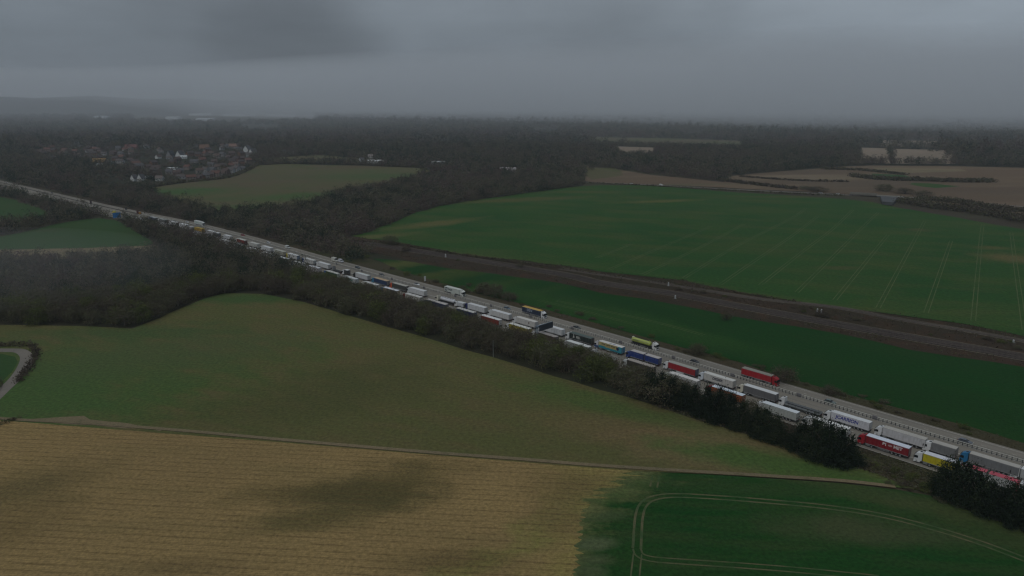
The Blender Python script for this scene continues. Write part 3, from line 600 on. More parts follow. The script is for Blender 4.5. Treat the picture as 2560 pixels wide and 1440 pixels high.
def artic(lane, px, label, cabc, body, roof=None, rear=None, kind='box', L=13.6, skirt=None, z1=4.0, name='articulated_lorry', n_off=0.0, group=None):
    rev = lane == 'O'
    loc, rz, s = place(px, LN[lane] + n_off, 1.28, z1, rev)
    r = empty(name, loc, rz); tag(r, label, 'lorry', group)
    roof = roof or WHITE; rear = rear or body
    b = box_body(r, 0, L, body, roof, rear, z1=z1, kind=kind, skirt=skirt)
    chassis(r, 0, L + .6); side_guard(r, 5.9, 9.6)
    cab(r, L + .35, cabc)
    link('fuel_tank', cached('ft', lambda: MB().box(-.7, .7, -.3, .3, -.3, .3, TANKM).mesh('fuel_tank', bevel=.08)), r, (L - .8, 1.0, .72))
    link('fuel_tank', CACHE['ft'], r, (L - .8, -1.0, .72))
    add_wheels(r, (2.4, 3.7, 5.0, L - 2.1, L + 1.65))
    if kind == 'reefer' or (kind == 'box' and body[0] > .5):
        link('cooling_unit', cached('cu', lambda: MB().box(0, .32, -.85, .85, 2.1, 3.75, paint(LGREY)).box(.32, .34, -.6, .6, 2.3, 3.0, FRAME).mesh('cooling_unit')), r, (L, 0, 0))
    SPAN[lane].append((s, s + (-16.3 if rev else L + 2.75), label))
    return r
def drawbar(lane, px, label, cabc, body, roof, L1=7.2, L2=7.2, cabw=None, kind='curtain'):
    loc, rz, s = place(px, LN[lane], 1.28, 4.0, False)
    r = empty('drawbar_lorry', loc, rz); tag(r, label, 'lorry')
    box_body(r, 0, L2, body, roof, body, kind=kind, name='trailer_body'); box_body(r, L2 + .8, L2 + .8 + L1, body, roof, body, kind=kind, name='front_body')
    chassis(r, 0, L2); chassis(r, L2 + .8, L2 + L1 + 1.6)
    link('tow_bar', MB().box(L2 - .5, L2 + 1.2, -.08, .08, .6, .75, FRAME).mesh('tow_bar'), r)
    cab(r, L2 + L1 + 1.0, cabc, deflector=False)
    add_wheels(r, (1.8, 3.1, L2 - 1.5, L2 + 3.2, L2 + 4.5, L2 + L1 + 2.3))
    SPAN[lane].append((s, s + L1 + L2 + 3.4, label)); return r
def rigid(lane, px, label, cabc, body, roof, L=6.5, kind='box', z1=3.7, name='rigid_lorry', luton=False, n_off=0.0):
    rev = lane == 'O'
    loc, rz, s = place(px, LN[lane] + n_off, 1.28, z1, rev, L + 2)
    r = empty(name, loc, rz); tag(r, label, 'lorry')
    box_body(r, 0, L, body, roof, body, z0=.95, z1=z1, kind=kind, name='box_body'); chassis(r, 0, L + .3)
    cab(r, L + .15, cabc, deflector=z1 > 3.5, h=min(3.6, z1 - .1)); add_wheels(r, (1.7, L + 1.4), r=.45)
    SPAN[lane].append((s, s + L + 2.5, label)); return r
def flatbed(lane, px, label, cabc, deck, L=13.6, stakes=True, sides=.7, z=1.9, front=None):
    loc, rz, s = place(px, LN[lane], 1.28, z)
    r = empty('flatbed_lorry', loc, rz); tag(r, label, 'lorry')
    m = MB(); c = paint(deck); m.box(0, L, -1.26, 1.26, 1.05, 1.22, FRAME)
    for sd in (-1, 1): m.box(0, L, sd * 1.26 - .03, sd * 1.26 + .03, 1.2, 1.2 + sides, c)
    m.box(0, .06, -1.26, 1.26, 1.2, 1.2 + sides, c); m.box(L - .08, L, -1.26, 1.26, 1.2, 2.3 if stakes else 1.2 + sides, c)
    link('flat_deck', m.mesh('flat_deck'), r); chassis(r, 0, L + .6); cab(r, L + .35, cabc)
    if stakes:
        for k in range(5):
            for sd in (-1, 1): link('stake', cached('stake', lambda: MB().box(-.05, .05, -.05, .05, 0, .95, DARK).mesh('stake')), r, (1.6 + k * 2.6, sd * 1.3, 1.2))
    add_wheels(r, (2.4, 3.7, 5.0, L - 2.1, L + 1.65)); SPAN[lane].append((s, s + L + 2.75, label)); return r
def tanker(lane, px, label, cabc, tank, r0=1.05, L=11.5, ribs=True, tip=False):
    rev = lane == 'O'
    loc, rz, s = place(px, LN[lane], 1.1, 2.6, rev)
    r = empty('tanker_lorry', loc, rz); tag(r, label, 'tanker')
    m = MB(); c = paint(tank, .35, .2); zc = 2.45
    segs = 24; v = []; f = []; rings = [(.0, .55), (.12, .85), (.4, 1.0)] + [(.4 + (L - .8) * k / 6, 1.0) for k in range(1, 6)] + [(L - .4, 1.0), (L - .12, .85), (L, .55)]
    for (x, k) in rings:
        for i in range(segs): a = 2 * math.pi * i / segs; v.append((x, r0 * 1.1 * k * math.cos(a), zc + r0 * k * math.sin(a) - (.12 * (x / L) if tip else 0)))
    for j in range(len(rings) - 1):
        for i in range(segs): a = j * segs + i; b = j * segs + (i + 1) % segs; f.append((a, b, b + segs, a + segs))
    f += [tuple(range(segs))[::-1], tuple(range((len(rings) - 1) * segs, len(rings) * segs))]
    m.add(v, f, c); me = m.mesh('tank', smooth=True); link('tank', me, r)
    if ribs:
        for k in range(5): link('manhole', cached('mh', lambda: MB().cyl((0, 0, 0), (0, 0, .16), .32, .32, FRAME, 12).mesh('manhole')), r, (1.3 + k * 2.2, 0, zc + r0 - .04))
        link('walkway', MB().box(.8, L - .8, .38, .8, zc + r0 - .12, zc + r0 - .06, RIM).mesh('walkway'), r)
    else:
        link('hopper_lid', MB().box(.1, .9, -.5, .5, zc + r0 - .1, zc + r0 + .35, paint(CREAM)).mesh('hopper_lid', bevel=.08), r)
        link('hopper_lid', MB().box(L - 1.2, L - .3, -.35, .35, zc + r0 - .2, zc + r0 + .2, c).mesh('hopper_lid', bevel=.08), r)
        link('tank_rail', MB().box(.2, L - .2, -1.2, -1.14, zc + .5, zc + .62, RIM).box(.2, L - .2, 1.14, 1.2, zc + .5, zc + .62, RIM).mesh('tank_rail'), r)
    link('tank_cradle', MB().box(.6, L - .3, -.7, .7, .95, 1.5, FRAME).mesh('tank_cradle'), r)
    chassis(r, 0, L + 2.2); side_guard(r, 5.5, 8.5); cab(r, L + 1.6, cabc, h=3.75)
    add_wheels(r, (1.6, 2.9, 4.2, L - .9, L + 2.9)); SPAN[lane].append((s, s + (-1 if rev else 1) * (L + 4), label)); return r
def text(root, s, x, z, size, col, side, name='lettering', bold=.03, y=1.285, xscale=1.0, shear=0.0):
    cu = bpy.data.curves.new(name, 'FONT'); cu.body = s; cu.size = size; cu.align_x = 'CENTER'; cu.align_y = 'CENTER'; cu.offset = bold * size; cu.extrude = .006; cu.shear = shear
    ob = bpy.data.objects.new('tmp', cu); COL.objects.link(ob); bpy.context.view_layer.update()
    me = bpy.data.meshes.new_from_object(ob); bpy.data.objects.remove(ob); bpy.data.curves.remove(cu)
    me.materials.clear(); me.materials.append(M('lettering', col, .6, .04, 1)); me.name = name
    me.transform(Matrix.Diagonal((xscale, 1, 1, 1)))
    o = link(name, me, root, (x, side * y, z), (R(90), 0, R(180) if side > 0 else 0)); return o
def shape(root, name, pts, x, z, col, side, y=1.284, t=.012):
    """flat emblem: polygons [(u, v)...] on the side wall, u to the reader's right"""
    m = MB()
    for p in pts:
        n = len(p); v = [(a, -t, b) for a, b in p] + [(a, t, b) for a, b in p]
        m.add(v, [tuple(range(n)), tuple(range(n, 2 * n))[::-1]] + [(i, n + i, n + (i + 1) % n, (i + 1) % n) for i in range(n)], M('emblem', col, .6, .04, 1))
    return link(name, m.mesh(name), root, (x, side * y, z), (0, 0, R(180) if side > 0 else 0))

# --- the far queue (lane A), nearest first
r = artic('A', 2688, 'white lorry cut off by the frame edge behind the blue cab lorry', WHITE, LGREY)
r = artic('A', 2547.8, 'lorry with bright blue cab and long grey curtain trailer', SKYB, GREY, BEIGE, kind='curtain')
r = rigid('A', 2390.6, 'short grey box lorry with white rounded cab behind plain white lorry', WHITE, GREY, BEIGE, L=7.3, kind='curtain', z1=4.0)
r = artic('A', 2313.8, 'plain white lorry without lettering right behind the JCARRION trailer', WHITE, (.52, .52, .53), BEIGE, WHITE)
r = artic('A', 2174.4, 'white lorry with JCARRION in blue letters on its side', WHITE, (.55, .55, .58), WHITE, WHITE)
text(r, 'JCARRION', 7.9, 2.7, 1.75, (.02, .03, .24), 1, bold=.03, xscale=.98, shear=.15)
r = flatbed('A', 2049.4, 'empty flatbed lorry with grey dropsides, dark stakes and white cab', WHITE, (.22, .24, .25))
r = artic('A', 1939.4, 'grey curtain sided lorry with cream white cab in front of the empty flatbed', CREAM, (.125, .125, .13), WHITE, (.14, .14, .15), kind='curtain')
r = artic('A', 1832.8, 'cream white lorry with dark DESSER lettering on its side', (.56, .60, .64), (.50, .49, .46), (.58, .57, .53), (.47, .46, .42), skirt=None)
text(r, 'DESSER', 7.2, 2.7, 1.45, (.02, .02, .04), 1, shear=.25)
shape(r, 'swoosh', [[(-3.0, .55), (-1.6, .62), (-1.5, .48), (-2.9, .45)]], 7.2, 2.75, (.03, .03, .05), 1)
r = artic('A', 1738.3, 'red curtain sided lorry with white cab, blue rear doors and grey roof', WHITE, RED, (.33, .32, .28), (.03, .05, .13), kind='curtain', skirt=WHITE)
r = drawbar('A', 1645.7, 'dark blue lorry pulling a second dark blue box with grey roofs', BLUE, BLUE, (.45, .42, .40))
for x in (3.8, 11.6):
    for k in range(6): shape(r, 'faint_mark', [[(-.18, -.16), (.18, -.16), (.18, .16), (-.18, .16)]], x + 1.2 - k * .48, 3.1, (.06, .10, .26), 1)
r = artic('A', 1554.3, 'lorry with yellow upper side, turquoise lower side and white roof', (.5, .5, .52), (.42, .36, .16), (.62, .60, .56), (.02, .19, .32), z1=4.0)
bm_ = MB().box(0, 13.6, 1.27, 1.30, 1.05, 1.95, paint(TEAL)).box(0, 2.1, 1.272, 1.302, 1.9, 3.9, paint((.03, .26, .36))).box(9.6, 13.3, 1.274, 1.304, 1.9, 2.2, paint(TEAL)); link('turquoise_panel', bm_.mesh('turquoise_panel'), r)
mm = MB()
for k in range(22):
    if k % 7 == 5: continue
    x = 11.6 - k * .43; mm.box(x - .17, x + .17, 1.285, 1.31, 2.95, 3.35 + .08 * (k % 3), M('ink', (.07, .06, .04), .7, .1, 1))
    if k > 3: mm.box(x - .17, x + .17, 1.285, 1.31, 2.35, 2.62, M('ink2', (.36, .22, .04), .7, .1, 1))
link('painted_stripes', mm.mesh('painted_stripes'), r)
shape(r, 'dark_disc', [[(.75 * math.cos(a), .75 * math.sin(a)) for a in np.linspace(0, 2 * math.pi, 17)[:-1]]], 2.3, 2.75, (.015, .035, .08), 1, y=1.312)
link('under_panel', MB().box(6.2, 9.0, 1.2, 1.24, .55, .95, FRAME).box(6.4, 8.8, 1.24, 1.26, .68, .85, paint(WHITE)).mesh('under_panel'), r)
link('roof_mark', MB().box(4.6, 6.0, -.5, .5, 4.03, 4.05, M('roof_print', (.30, .31, .36), .7, .1, 1)).box(6.6, 8.1, -.45, .5, 4.03, 4.05, M('roof_print2', (.36, .37, .38), .7, .1, 1)).mesh('roof_mark'), r)
link('lower_cab_panel', MB().box(14.0, 16.2, 1.235, 1.262, .7, 1.7, paint((.02, .05, .16))).mesh('lower_cab_panel'), r)
r = artic('A', 1477.2, 'very dark green lorry with white BJL letters and white figure on its side', WHITE, BLACKG, (.07, .10, .09), BLACK, kind='curtain')
text(r, 'BJL', 7.9, 2.6, 1.55, (.45, .45, .42), 1, xscale=1.35)
shape(r, 'emblem', [[(-.25, 1.2), (.05, 1.25), (.3, .5), (.55, -.1), (.5, -.75), (.1, -.75), (0, -.3), (-.15, -.75), (-.5, -.75), (-.3, 0), (-.05, .5)]], 10.9, 2.6, (.45, .45, .42), 1)
r = artic('A', 1404.5, 'white lorry passing behind the dark sign of the cantilever mast', WHITE, (.56, .57, .58), WHITE, WHITE)
r = artic('A', 1337.2, 'white lorry with tiny brown and grey mark near its tail, ahead of the sign mast', WHITE, (.52, .51, .49), (.58, .56, .52), (.5, .5, .5))
shape(r, 'small_mark', [[(-.3, -.6), (.35, -.6), (.35, .6), (-.3, .6)]], 4.3, 2.7, (.16, .11, .10), 1)
r = artic('A', 1271.9, 'white lorry following the white trailer that has a navy cab', WHITE, (.56, .56, .55), WHITE, (.45, .45, .44))
r = artic('A', 1211, 'white trailer pulled by a navy blue cab', (.015, .025, .11), (.56, .57, .58), WHITE, (.4, .4, .38))
r = rigid('A', 1157.5, 'small white box van squeezed between white tanker and navy cab', WHITE, (.52, .54, .56), (.56, .57, .57), L=5.0, z1=3.1, name='box_van')
r = tanker('A', 1133, 'white tanker lorry with cream cab and dark manholes on top', CREAM, (.62, .63, .66))
r = artic('A', 1059.7, 'white lorry with pale blue edged cab behind the orange cab lorry', (.52, .55, .55), (.58, .59, .60), WHITE, (.52, .52, .50))
r = artic('A', 1013.8, 'dark grey curtain sided lorry with bright orange red cab', ORED, (.055, .058, .052), (.40, .39, .34), (.10, .09, .085), kind='curtain')
r = artic('A', 966, 'dark blue curtain sided lorry with tan roof and light blue cab', (.04, .20, .34), (.012, .035, .10), TAN, (.12, .12, .13), kind='curtain')
r = artic('A', 918.3, 'white trailer pulled by a black cab', BLACK, (.52, .52, .53), (.55, .58, .56), (.35, .36, .36))
r = rigid('A', 867.5, 'short lorry with white roofed black box and white cab', WHITE, (.02, .024, .024), (.58, .59, .58), L=3.8, z1=3.8)
r = flatbed('A', 850, 'low dark flatbed lorry with nothing on its deck, ahead of black box lorry', (.2, .2, .2), (.10, .10, .09), L=8.5, stakes=False, sides=.2, z=1.4)
r = artic('A', 820, 'white lorry with dark door edges, last one before low dark flatbed', WHITE, (.56, .57, .57), WHITE, (.5, .5, .5))
r = artic('A', 783.3, 'white trailer with a thin grey drawn mark and a blue cab', MID, (.50, .50, .49), (.56, .56, .53), (.35, .38, .38))
shape(r, 'thin_mark', [[(-2.5, .3), (-1, .45), (1.2, .3), (2.8, -.35), (2.7, -.5), (1.1, .12), (-1, .25), (-2.5, .12)]], 6.5, 2.6, (.16, .17, .17), 1)
r = artic('A', 741.7, 'white trailer pulled by a yellow cab', YEL, (.57, .57, .56), WHITE, (.16, .22, .32))
r = artic('A', 708, 'beige grey curtain sided lorry just ahead of the yellow cab', WHITE, (.33, .33, .27), (.42, .42, .36), (.36, .34, .26), kind='curtain')
r = artic('A', 675.8, 'plain white lorry ahead of the beige grey curtain lorry', WHITE, (.57, .58, .58), WHITE, (.5, .5, .5))
r = artic('A', 643, 'off white lorry right behind the red trailer with white marks', CREAM, (.46, .46, .44), (.5, .5, .46), (.4, .4, .38))
r = artic('A', 610.3, 'red trailer with a white vertical mark on its side', WHITE, (.20, .012, .012), (.52, .53, .48), (.10, .03, .03), kind='curtain')
shape(r, 'pale_mark', [[(-.3, 1.1), (.3, 1.1), (.1, .2), (.6, -.8), (.1, -.9), (-.35, 0)]], 6.8, 2.6, (.42, .32, .32), 1)
shape(r, 'pink_mark', [[(-1.4, .4), (1.1, .2), (1.2, -.4), (-1.2, -.1)]], 10.2, 2.6, (.30, .06, .05), 1)
r = artic('A', 574.7, 'white lorry directly ahead of the red trailer', WHITE, (.52, .53, .55), WHITE, (.4, .38, .37), L=11.5)
r = rigid('A', 544.7, 'short dark box lorry with white roof between two white lorries', WHITE, (.07, .075, .08), WHITE, L=5.6, z1=3.8)
r = artic('A', 532.5, 'white lorry right behind the amber yellow lorry', WHITE, (.57, .57, .58), WHITE, (.5, .5, .5), L=12)
r = artic('A', 504.4, 'amber yellow container lorry', (.35, .30, .05), (.42, .25, .015), (.40, .27, .02), (.25, .16, .01), kind='curtain')
r = rigid('A', 478, 'small white lorry right ahead of the amber yellow one', WHITE, (.40, .41, .43), (.5, .5, .5), L=4.5, z1=3.2)
r = artic('A', 466, 'white lorry with a red brown stained front end', WHITE, (.53, .54, .56), WHITE, (.4, .4, .4))
r = artic('A', 440.6, 'white lorry with dark red rear doors', WHITE, (.54, .55, .56), WHITE, (.12, .05, .05))
r = artic('A', 413.4, 'grey lorry with pale roof right behind the blue one at the queue head', WHITE, (.14, .15, .145), (.35, .37, .34), (.16, .16, .15), kind='curtain')
r = artic('A', 389, 'blue lorry with white roof, first in the queue', (.4, .42, .45), (.02, .035, .12), (.50, .52, .53), (.12, .14, .13), kind='curtain')

# --- the near queue (lane B)
r = artic('B', 2690, 'red cab barely in view at the frame edge behind the conifers', (.35, .03, .05), (.4, .4, .4))
r = drawbar('B', 2541, 'lorry with white cab and two pink red roofed white boxes', (.56, .57, .57), (.48, .49, .48), (.45, .07, .10), kind='box')
r = artic('B', 2428, 'lorry with bright yellow curtain side and white cab', WHITE, (.50, .42, .012), (.62, .63, .66), WHITE, kind='curtain')
r = artic('B', 2272.5, 'red lorry with white BI MET letters and white roof', (.32, .01, .02), (.22, .008, .016), (.62, .66, .74), (.16, .02, .03), kind='curtain')
text(r, 'BI', 7.6, 2.9, 1.5, (.62, .55, .55), 1, bold=.04); text(r, 'MET', 3.3, 2.9, 1.5, (.62, .55, .55), 1, bold=.04)
shape(r, 'oval_emblem', [[(.72 * math.cos(a), .38 * math.sin(a)) for a in np.linspace(0, 2 * math.pi, 17)[:-1]]], 5.75, 2.95, (.42, .25, .25), 1)
r = artic('B', 2120, 'white lorry half hidden behind the large dark conifers', WHITE, (.54, .54, .52), (.66, .66, .64))
r = artic('B', 1992.2, 'pale grey white lorry behind conifer tops beside the empty flatbed', WHITE, (.42, .44, .41), (.62, .66, .68), (.40, .41, .38))
r = artic('B', 1855.6, 'orange lorry with red cab and white roof, white oval mark at its tail', (.34, .035, .045), (.36, .07, .014), (.62, .68, .74), (.34, .075, .02))
shape(r, 'oval_mark', [[(.6 * math.cos(a), .32 * math.sin(a)) for a in np.linspace(0, 2 * math.pi, 17)[:-1]] ], 1.7, 3.1, (.55, .22, .14), 1)
shape(r, 'oval_centre', [[(.44 * math.cos(a), .18 * math.sin(a)) for a in np.linspace(0, 2 * math.pi, 17)[:-1]] ], 1.7, 3.1, (.36, .07, .014), 1, y=1.30)
r = artic('B', 1742.8, 'off white lorry with faint grey print beside the red curtain lorry', (.48, .50, .44), (.50, .50, .49), (.62, .60, .57), (.42, .42, .40))
mm = MB()
for k in range(14): mm.box(3 + k * .6, 3.4 + k * .6, 1.27, 1.295, 2.5, 2.75, M('faint_ink', (.22, .23, .27), .7, .1, 1))
link('faint_print', mm.mesh('faint_print'), r)
r = artic('B', 1631.6, 'black brown lorry with brown beige roof and white cab beside dark blue boxes', (.58, .60, .60), (.045, .04, .034), (.34, .30, .26), (.06, .06, .05), kind='curtain')
r = flatbed('B', 1535, 'white dropside lorry standing low beside the yellow and turquoise lorry', (.5, .5, .5), (.36, .36, .33), L=11, stakes=False, sides=1.3, z=2.5)
r = artic('B', 1470.6, 'white roofed lorry beside the dark green BJL lorry', (.5, .5, .5), (.27, .28, .26), (.64, .66, .64))
r = artic('B', 1387.8, 'dark brown lorry with grey beige roof right below the sign mast', (.52, .53, .52), (.07, .045, .04), (.33, .30, .28), (.07, .05, .05), kind='curtain')
r = artic('B', 1320.6, 'mustard yellow lorry with white roof and white cab', (.58, .59, .58), (.38, .32, .03), (.62, .62, .57), (.3, .27, .08), kind='curtain')
r = artic('B', 1246.6, 'red sided lorry with white roof and white rear doors', (.58, .58, .58), (.22, .025, .015), (.66, .66, .65), (.48, .46, .44), kind='curtain')
r = artic('B', 1183, 'navy blue lorry with grey roof and cream cab', CREAM, (.010, .020, .085), (.50, .49, .47), (.012, .02, .08), kind='curtain')
r = rigid('B', 1131, 'small beige box van between navy lorry and blue double box lorry', BEIGE, (.33, .30, .28), (.33, .31, .29), L=2.6, z1=2.9, name='box_van')
r = drawbar('B', 1112.5, 'dark blue double box lorry with one white and one beige roof', NAVY, (.012, .025, .075), (.46, .43, .41), L1=6.6, L2=9.3)
r = artic('B', 1049.4, 'off white lorry with dark red cab', (.14, .012, .012), (.47, .46, .42), (.56, .55, .52), (.42, .41, .38))
r = artic('B', 991, 'white roofed trailer with tan and black pictures on its side and blue cab', (.03, .12, .22), (.05, .045, .04), (.64, .66, .70), (.30, .26, .17), kind='curtain')
mm = MB(); mm.box(9.5, 13.0, 1.28, 1.30, 1.4, 3.6, M('print_tan', (.28, .22, .14), .7, .3, .8)).box(5.5, 7.3, 1.28, 1.30, 1.4, 3.4, M('print_grey', (.26, .27, .26), .7, .3, .8)); link('printed_picture', mm.mesh('printed_picture'), r)
r = artic('B', 940, 'plain off white lorry behind the one with teal lettering', (.56, .55, .50), (.44, .43, .39), (.58, .58, .56), (.42, .41, .39))
r = artic('B', 888.3, 'white lorry with a teal green and blue lettered band', (.40, .41, .38), (.50, .53, .53), (.56, .58, .57), (.42, .45, .46))
mm = MB()
for k in range(13):
    x = 12.4 - k * .72; c_ = (.16, .20, .26) if k < 3 else ((.10, .34, .30) if k % 3 else (.04, .24, .22))
    mm.box(x - .28, x + .28, 1.27, 1.295, 2.2 + .1 * (k % 2), 3.3 - .12 * ((k * 5) % 3), M('band_%d' % (k % 3 if k >= 3 else 7), c_, .7, .1, 1))
link('lettered_band', mm.mesh('lettered_band'), r)
r = artic('B', 841.7, 'green sided lorry with white rear doors and bright blue cab', (.02, .12, .42), (.006, .07, .035), (.50, .50, .46), (.44, .46, .44), kind='curtain')
r = artic('B', 795, 'greyish pink white lorry ahead of the bright blue cab', (.5, .5, .5), (.40, .38, .38), (.58, .59, .60))
r = artic('B', 757, 'white roofed lorry with blue cab, half sunk in the treetops', (.04, .09, .22), (.34, .35, .34), (.60, .60, .57))
r = artic('B', 717.5, 'white roofed lorry with grey sides, half sunk in the treetops', WHITE, (.13, .15, .15), (.60, .62, .62))
for i, px in enumerate((679, 639.4, 605.6, 570, 537, 503, 466, 415, 383)):
    lab = ['white roof above the trees beside the plain white lorry', 'white roof above the trees beside the off white lorry', 'pink white roof above the trees under the red trailer', 'white roof above the trees beside the white lorry ahead of the red trailer',
           'white roof above the trees beside the short dark box lorry', 'thin white roof above the trees under the amber yellow lorry', 'nearly hidden pale roof above the trees ahead of the amber lorry', 'pale roof above the trees beside the grey lorry near the queue head', 'white roof right under the blue lorry heading the queue'][i]
    artic('B', px, lab, WHITE, (.42, .42, .42), (.56, .56, .55))
r = artic('B', 352, 'lone white lorry roof left of the blue lorry, near the yellow works vehicles', WHITE, (.36, .36, .36), (.48, .48, .48))

# --- moving lorries on the far carriageway
r = artic('O', 1111, 'white moving lorry with black diamond emblem and DFDS letters', (.60, .62, .58), (.50, .53, .49), (.56, .59, .55), (.5, .52, .5), skirt=(.5, .53, .49))
text(r, 'DFDS', 5.0, 2.6, 1.65, (.03, .05, .06), -1, bold=.03)
shape(r, 'emblem', [[(-1.0, -1.05), (.75, -1.05), (1.05, 1.1), (-.7, 1.1)]], 1.6, 2.6, (.02, .04, .05), -1)
shape(r, 'emblem_star', [[(.62 * (1 if k % 2 == 0 else .62) * math.cos(k * math.pi / 4), .8 * (1 if k % 2 == 0 else .62) * math.sin(k * math.pi / 4)) for k in range(8)]], 1.6, 2.6, (.5, .53, .5), -1, y=1.30)
r = artic('O', 1305, 'navy moving lorry with DSV letters, orange yellow roof and white cab', WHITE, (.018, .030, .060), (.50, .32, .06), (.02, .03, .06), kind='curtain')
text(r, 'DSV', 5.7, 2.75, 1.9, (.30, .33, .40), -1, bold=.03, xscale=1.2)
r = tanker('O', 1577.6, 'lime yellow moving tanker lorry with white cab', (.60, .60, .58), (.38, .44, .10), r0=1.0, L=10.8, ribs=False, tip=True)
mm = MB()
for k in range(8): mm.box(1.2 + k * .42, 1.45 + k * .42, -1.13, -1.10, 2.45, 2.85, M('tank_ink', (.14, .18, .05), .7, .1, 1))
link('tank_marking', mm.mesh('tank_marking'), r)
r = artic('O', 1854.4, 'red moving lorry with grey roof and red cab', (.28, .010, .016), (.34, .012, .020), (.24, .23, .19), (.25, .01, .02), kind='curtain')
r = artic('O', 484.7, 'white moving lorry with faint green print far up the road', (.55, .57, .56), (.48, .52, .50), (.54, .56, .54))
shape(r, 'green_print', [[(-2.5, -.3), (2.5, -.3), (2.5, .35), (-2.5, .35)]], 6, 2.5, (.30, .40, .35), -1)

# --- cars and vans on the far carriageway
def car(px, label, col, kind='car', n=2.6, cat='car', lane_rev=True, L=4.4, roofc=None, px_is='mid'):
    s = solve_s(px, n, .7); hd = -1 if lane_rev else 1
    a = C(s - hd * L / 2, n); b = C(s + hd * L / 2, n); d = b - a
    r = empty({'car': 'car', 'van': 'van', 'camper': 'motorhome'}[kind], (a[0], a[1], .105), math.atan2(d[1], d[0])); tag(r, label, cat)
    c = paint(col, .3, .1)
    if kind == 'car':
        link('body', MB().prof([(0.05, .35, .85), (.0, .75, .86), (.12, .98, .84), (1.0, 1.02, .86), (3.1, .98, .87), (4.0, .82, .84), (4.35, .62, .80), (4.35, .3, .8), (4.0, .22, .86), (.4, .22, .86)], c).mesh('body', bevel=.05), r)
        link('windows', MB().prof([(.32, .98, .80), (.62, 1.36, .66), (2.35, 1.38, .64), (3.1, .98, .80)], GLASS).mesh('windows'), r)
        link('roof', MB().prof([(.6, 1.36, .67), (.75, 1.45, .62), (2.2, 1.46, .60), (2.45, 1.37, .65)], paint(roofc or col, .3, .1)).mesh('roof', bevel=.02), r)
        wh = (.8, 3.45)
    else:
        H = 2.35 if kind == 'van' else 2.9
        link('body', MB().prof([(0, .4, .96), (0, H - .12, .92), (.1, H, .88), (L - 1.75, H, .88), (L - 1.5, H - .12, .88), (L - .95, 1.35, .94), (L - .1, 1.1, .92), (L, .4, .92)], c).mesh('body', bevel=.05), r)
        link('windscreen', MB().add([(L - 1.42, -.8, H - .25), (L - 1.42, .8, H - .25), (L - .9, .86, 1.36), (L - .9, -.86, 1.36), (L - 1.45, -.8, H - .27), (L - 1.45, .8, H - .27), (L - .96, .86, 1.34), (L - .96, -.86, 1.34)], [(0, 1, 2, 3), (7, 6, 5, 4), (0, 4, 5, 1), (2, 6, 7, 3), (1, 5, 6, 2), (0, 3, 7, 4)], GLASS).mesh('windscreen'), r, (.04, 0, .02))
        for sd in (-1, 1): link('side_window', MB().box(L - 2.1, L - 1.25, sd * .95 - .02, sd * .95 + .02, 1.4, 1.95, GLASS).mesh('side_window'), r)
        wh = (.9, L - .95)
    for sd in (-1, 1):
        link('headlight', cached('chl', lambda: MB().box(-.1, .04, -.16, .16, -.07, .07, LAMPW).mesh('headlight', bevel=.02)), r, (L - .03, sd * .62, .68))
        link('tail_light', cached('ctl', lambda: MB().box(-.03, .05, -.12, .12, -.1, .1, LAMPR).mesh('tail_light')), r, (.0, sd * .68, .85))
        link('side_mirror', cached('cmi', lambda: MB().box(-.08, .08, -.1, .1, -.08, .08, FRAME).mesh('side_mirror')), r, (L - 1.55 if kind == 'car' else L - 1.0, sd * 1.0, 1.05 if kind == 'car' else 1.5))
    add_wheels(r, wh, .8, .33, .22)
    return r
car(2414, 'dark silver estate car beside the short grey box lorry', (.10, .11, .13), L=4.6)
car(2075, 'grey green car beside the empty flatbed lorry', (.11, .14, .13))
car(1737, 'black car beside the red curtain lorry with white cab', (.02, .022, .024))
car(1442, 'black car beside the dark green BJL lorry', (.018, .024, .024))
car(1268, 'blue grey car ahead of the navy DSV lorry', (.06, .10, .14), L=4.5)
car(1042, 'white car with dark roof near the white roadside sign', (.58, .60, .62), roofc=(.04, .045, .06))
car(954, 'dark car beside the dark blue lorry with tan roof', (.05, .055, .06))
car(894, 'dark blue grey car behind the white van pair', (.05, .07, .085), n=4.0)
car(837, 'tall white motorhome behind a smaller white van', (.52, .52, .47), 'camper', L=6.2, cat='motorhome', n=5)
car(852.5, 'small white van running ahead of the white motorhome', (.48, .49, .52), 'van', L=4.7, cat='van', n=6.6)
car(719, 'single white van halfway up the road', (.50, .52, .50), 'van', L=5.4, cat='van', n=4.5)
car(671, 'white car just ahead of the single white van', (.46, .47, .48), n=3.5)
car(607, 'red car beyond the red trailer', (.24, .025, .03), n=5)
car(468, 'white car near the moving white lorry far up the road', (.48, .50, .50), n=3.5)
car(130, 'dark car on the distant bend', (.05, .04, .045), n=5)
car(17, 'white car furthest away at the left edge of the frame', (.5, .5, .5), n=5)
car(285, 'yellow works van on the empty carriageway beside the blue road sign', (.50, .45, .06), 'van', n=-13, lane_rev=False, L=5.5, cat='van')
car(306.5, 'yellow patrol car just past the blue road sign', (.48, .42, .10), n=-13.5, lane_rev=False, cat='car')
car(321, 'pale green works van behind the yellow patrol car', (.30, .36, .20), 'van', n=-20, lane_rev=False, L=5.5, cat='van')
car(331, 'lime works van parked next to a pale green one', (.42, .46, .18), 'van', n=-22, lane_rev=False, L=5.5, cat='van')

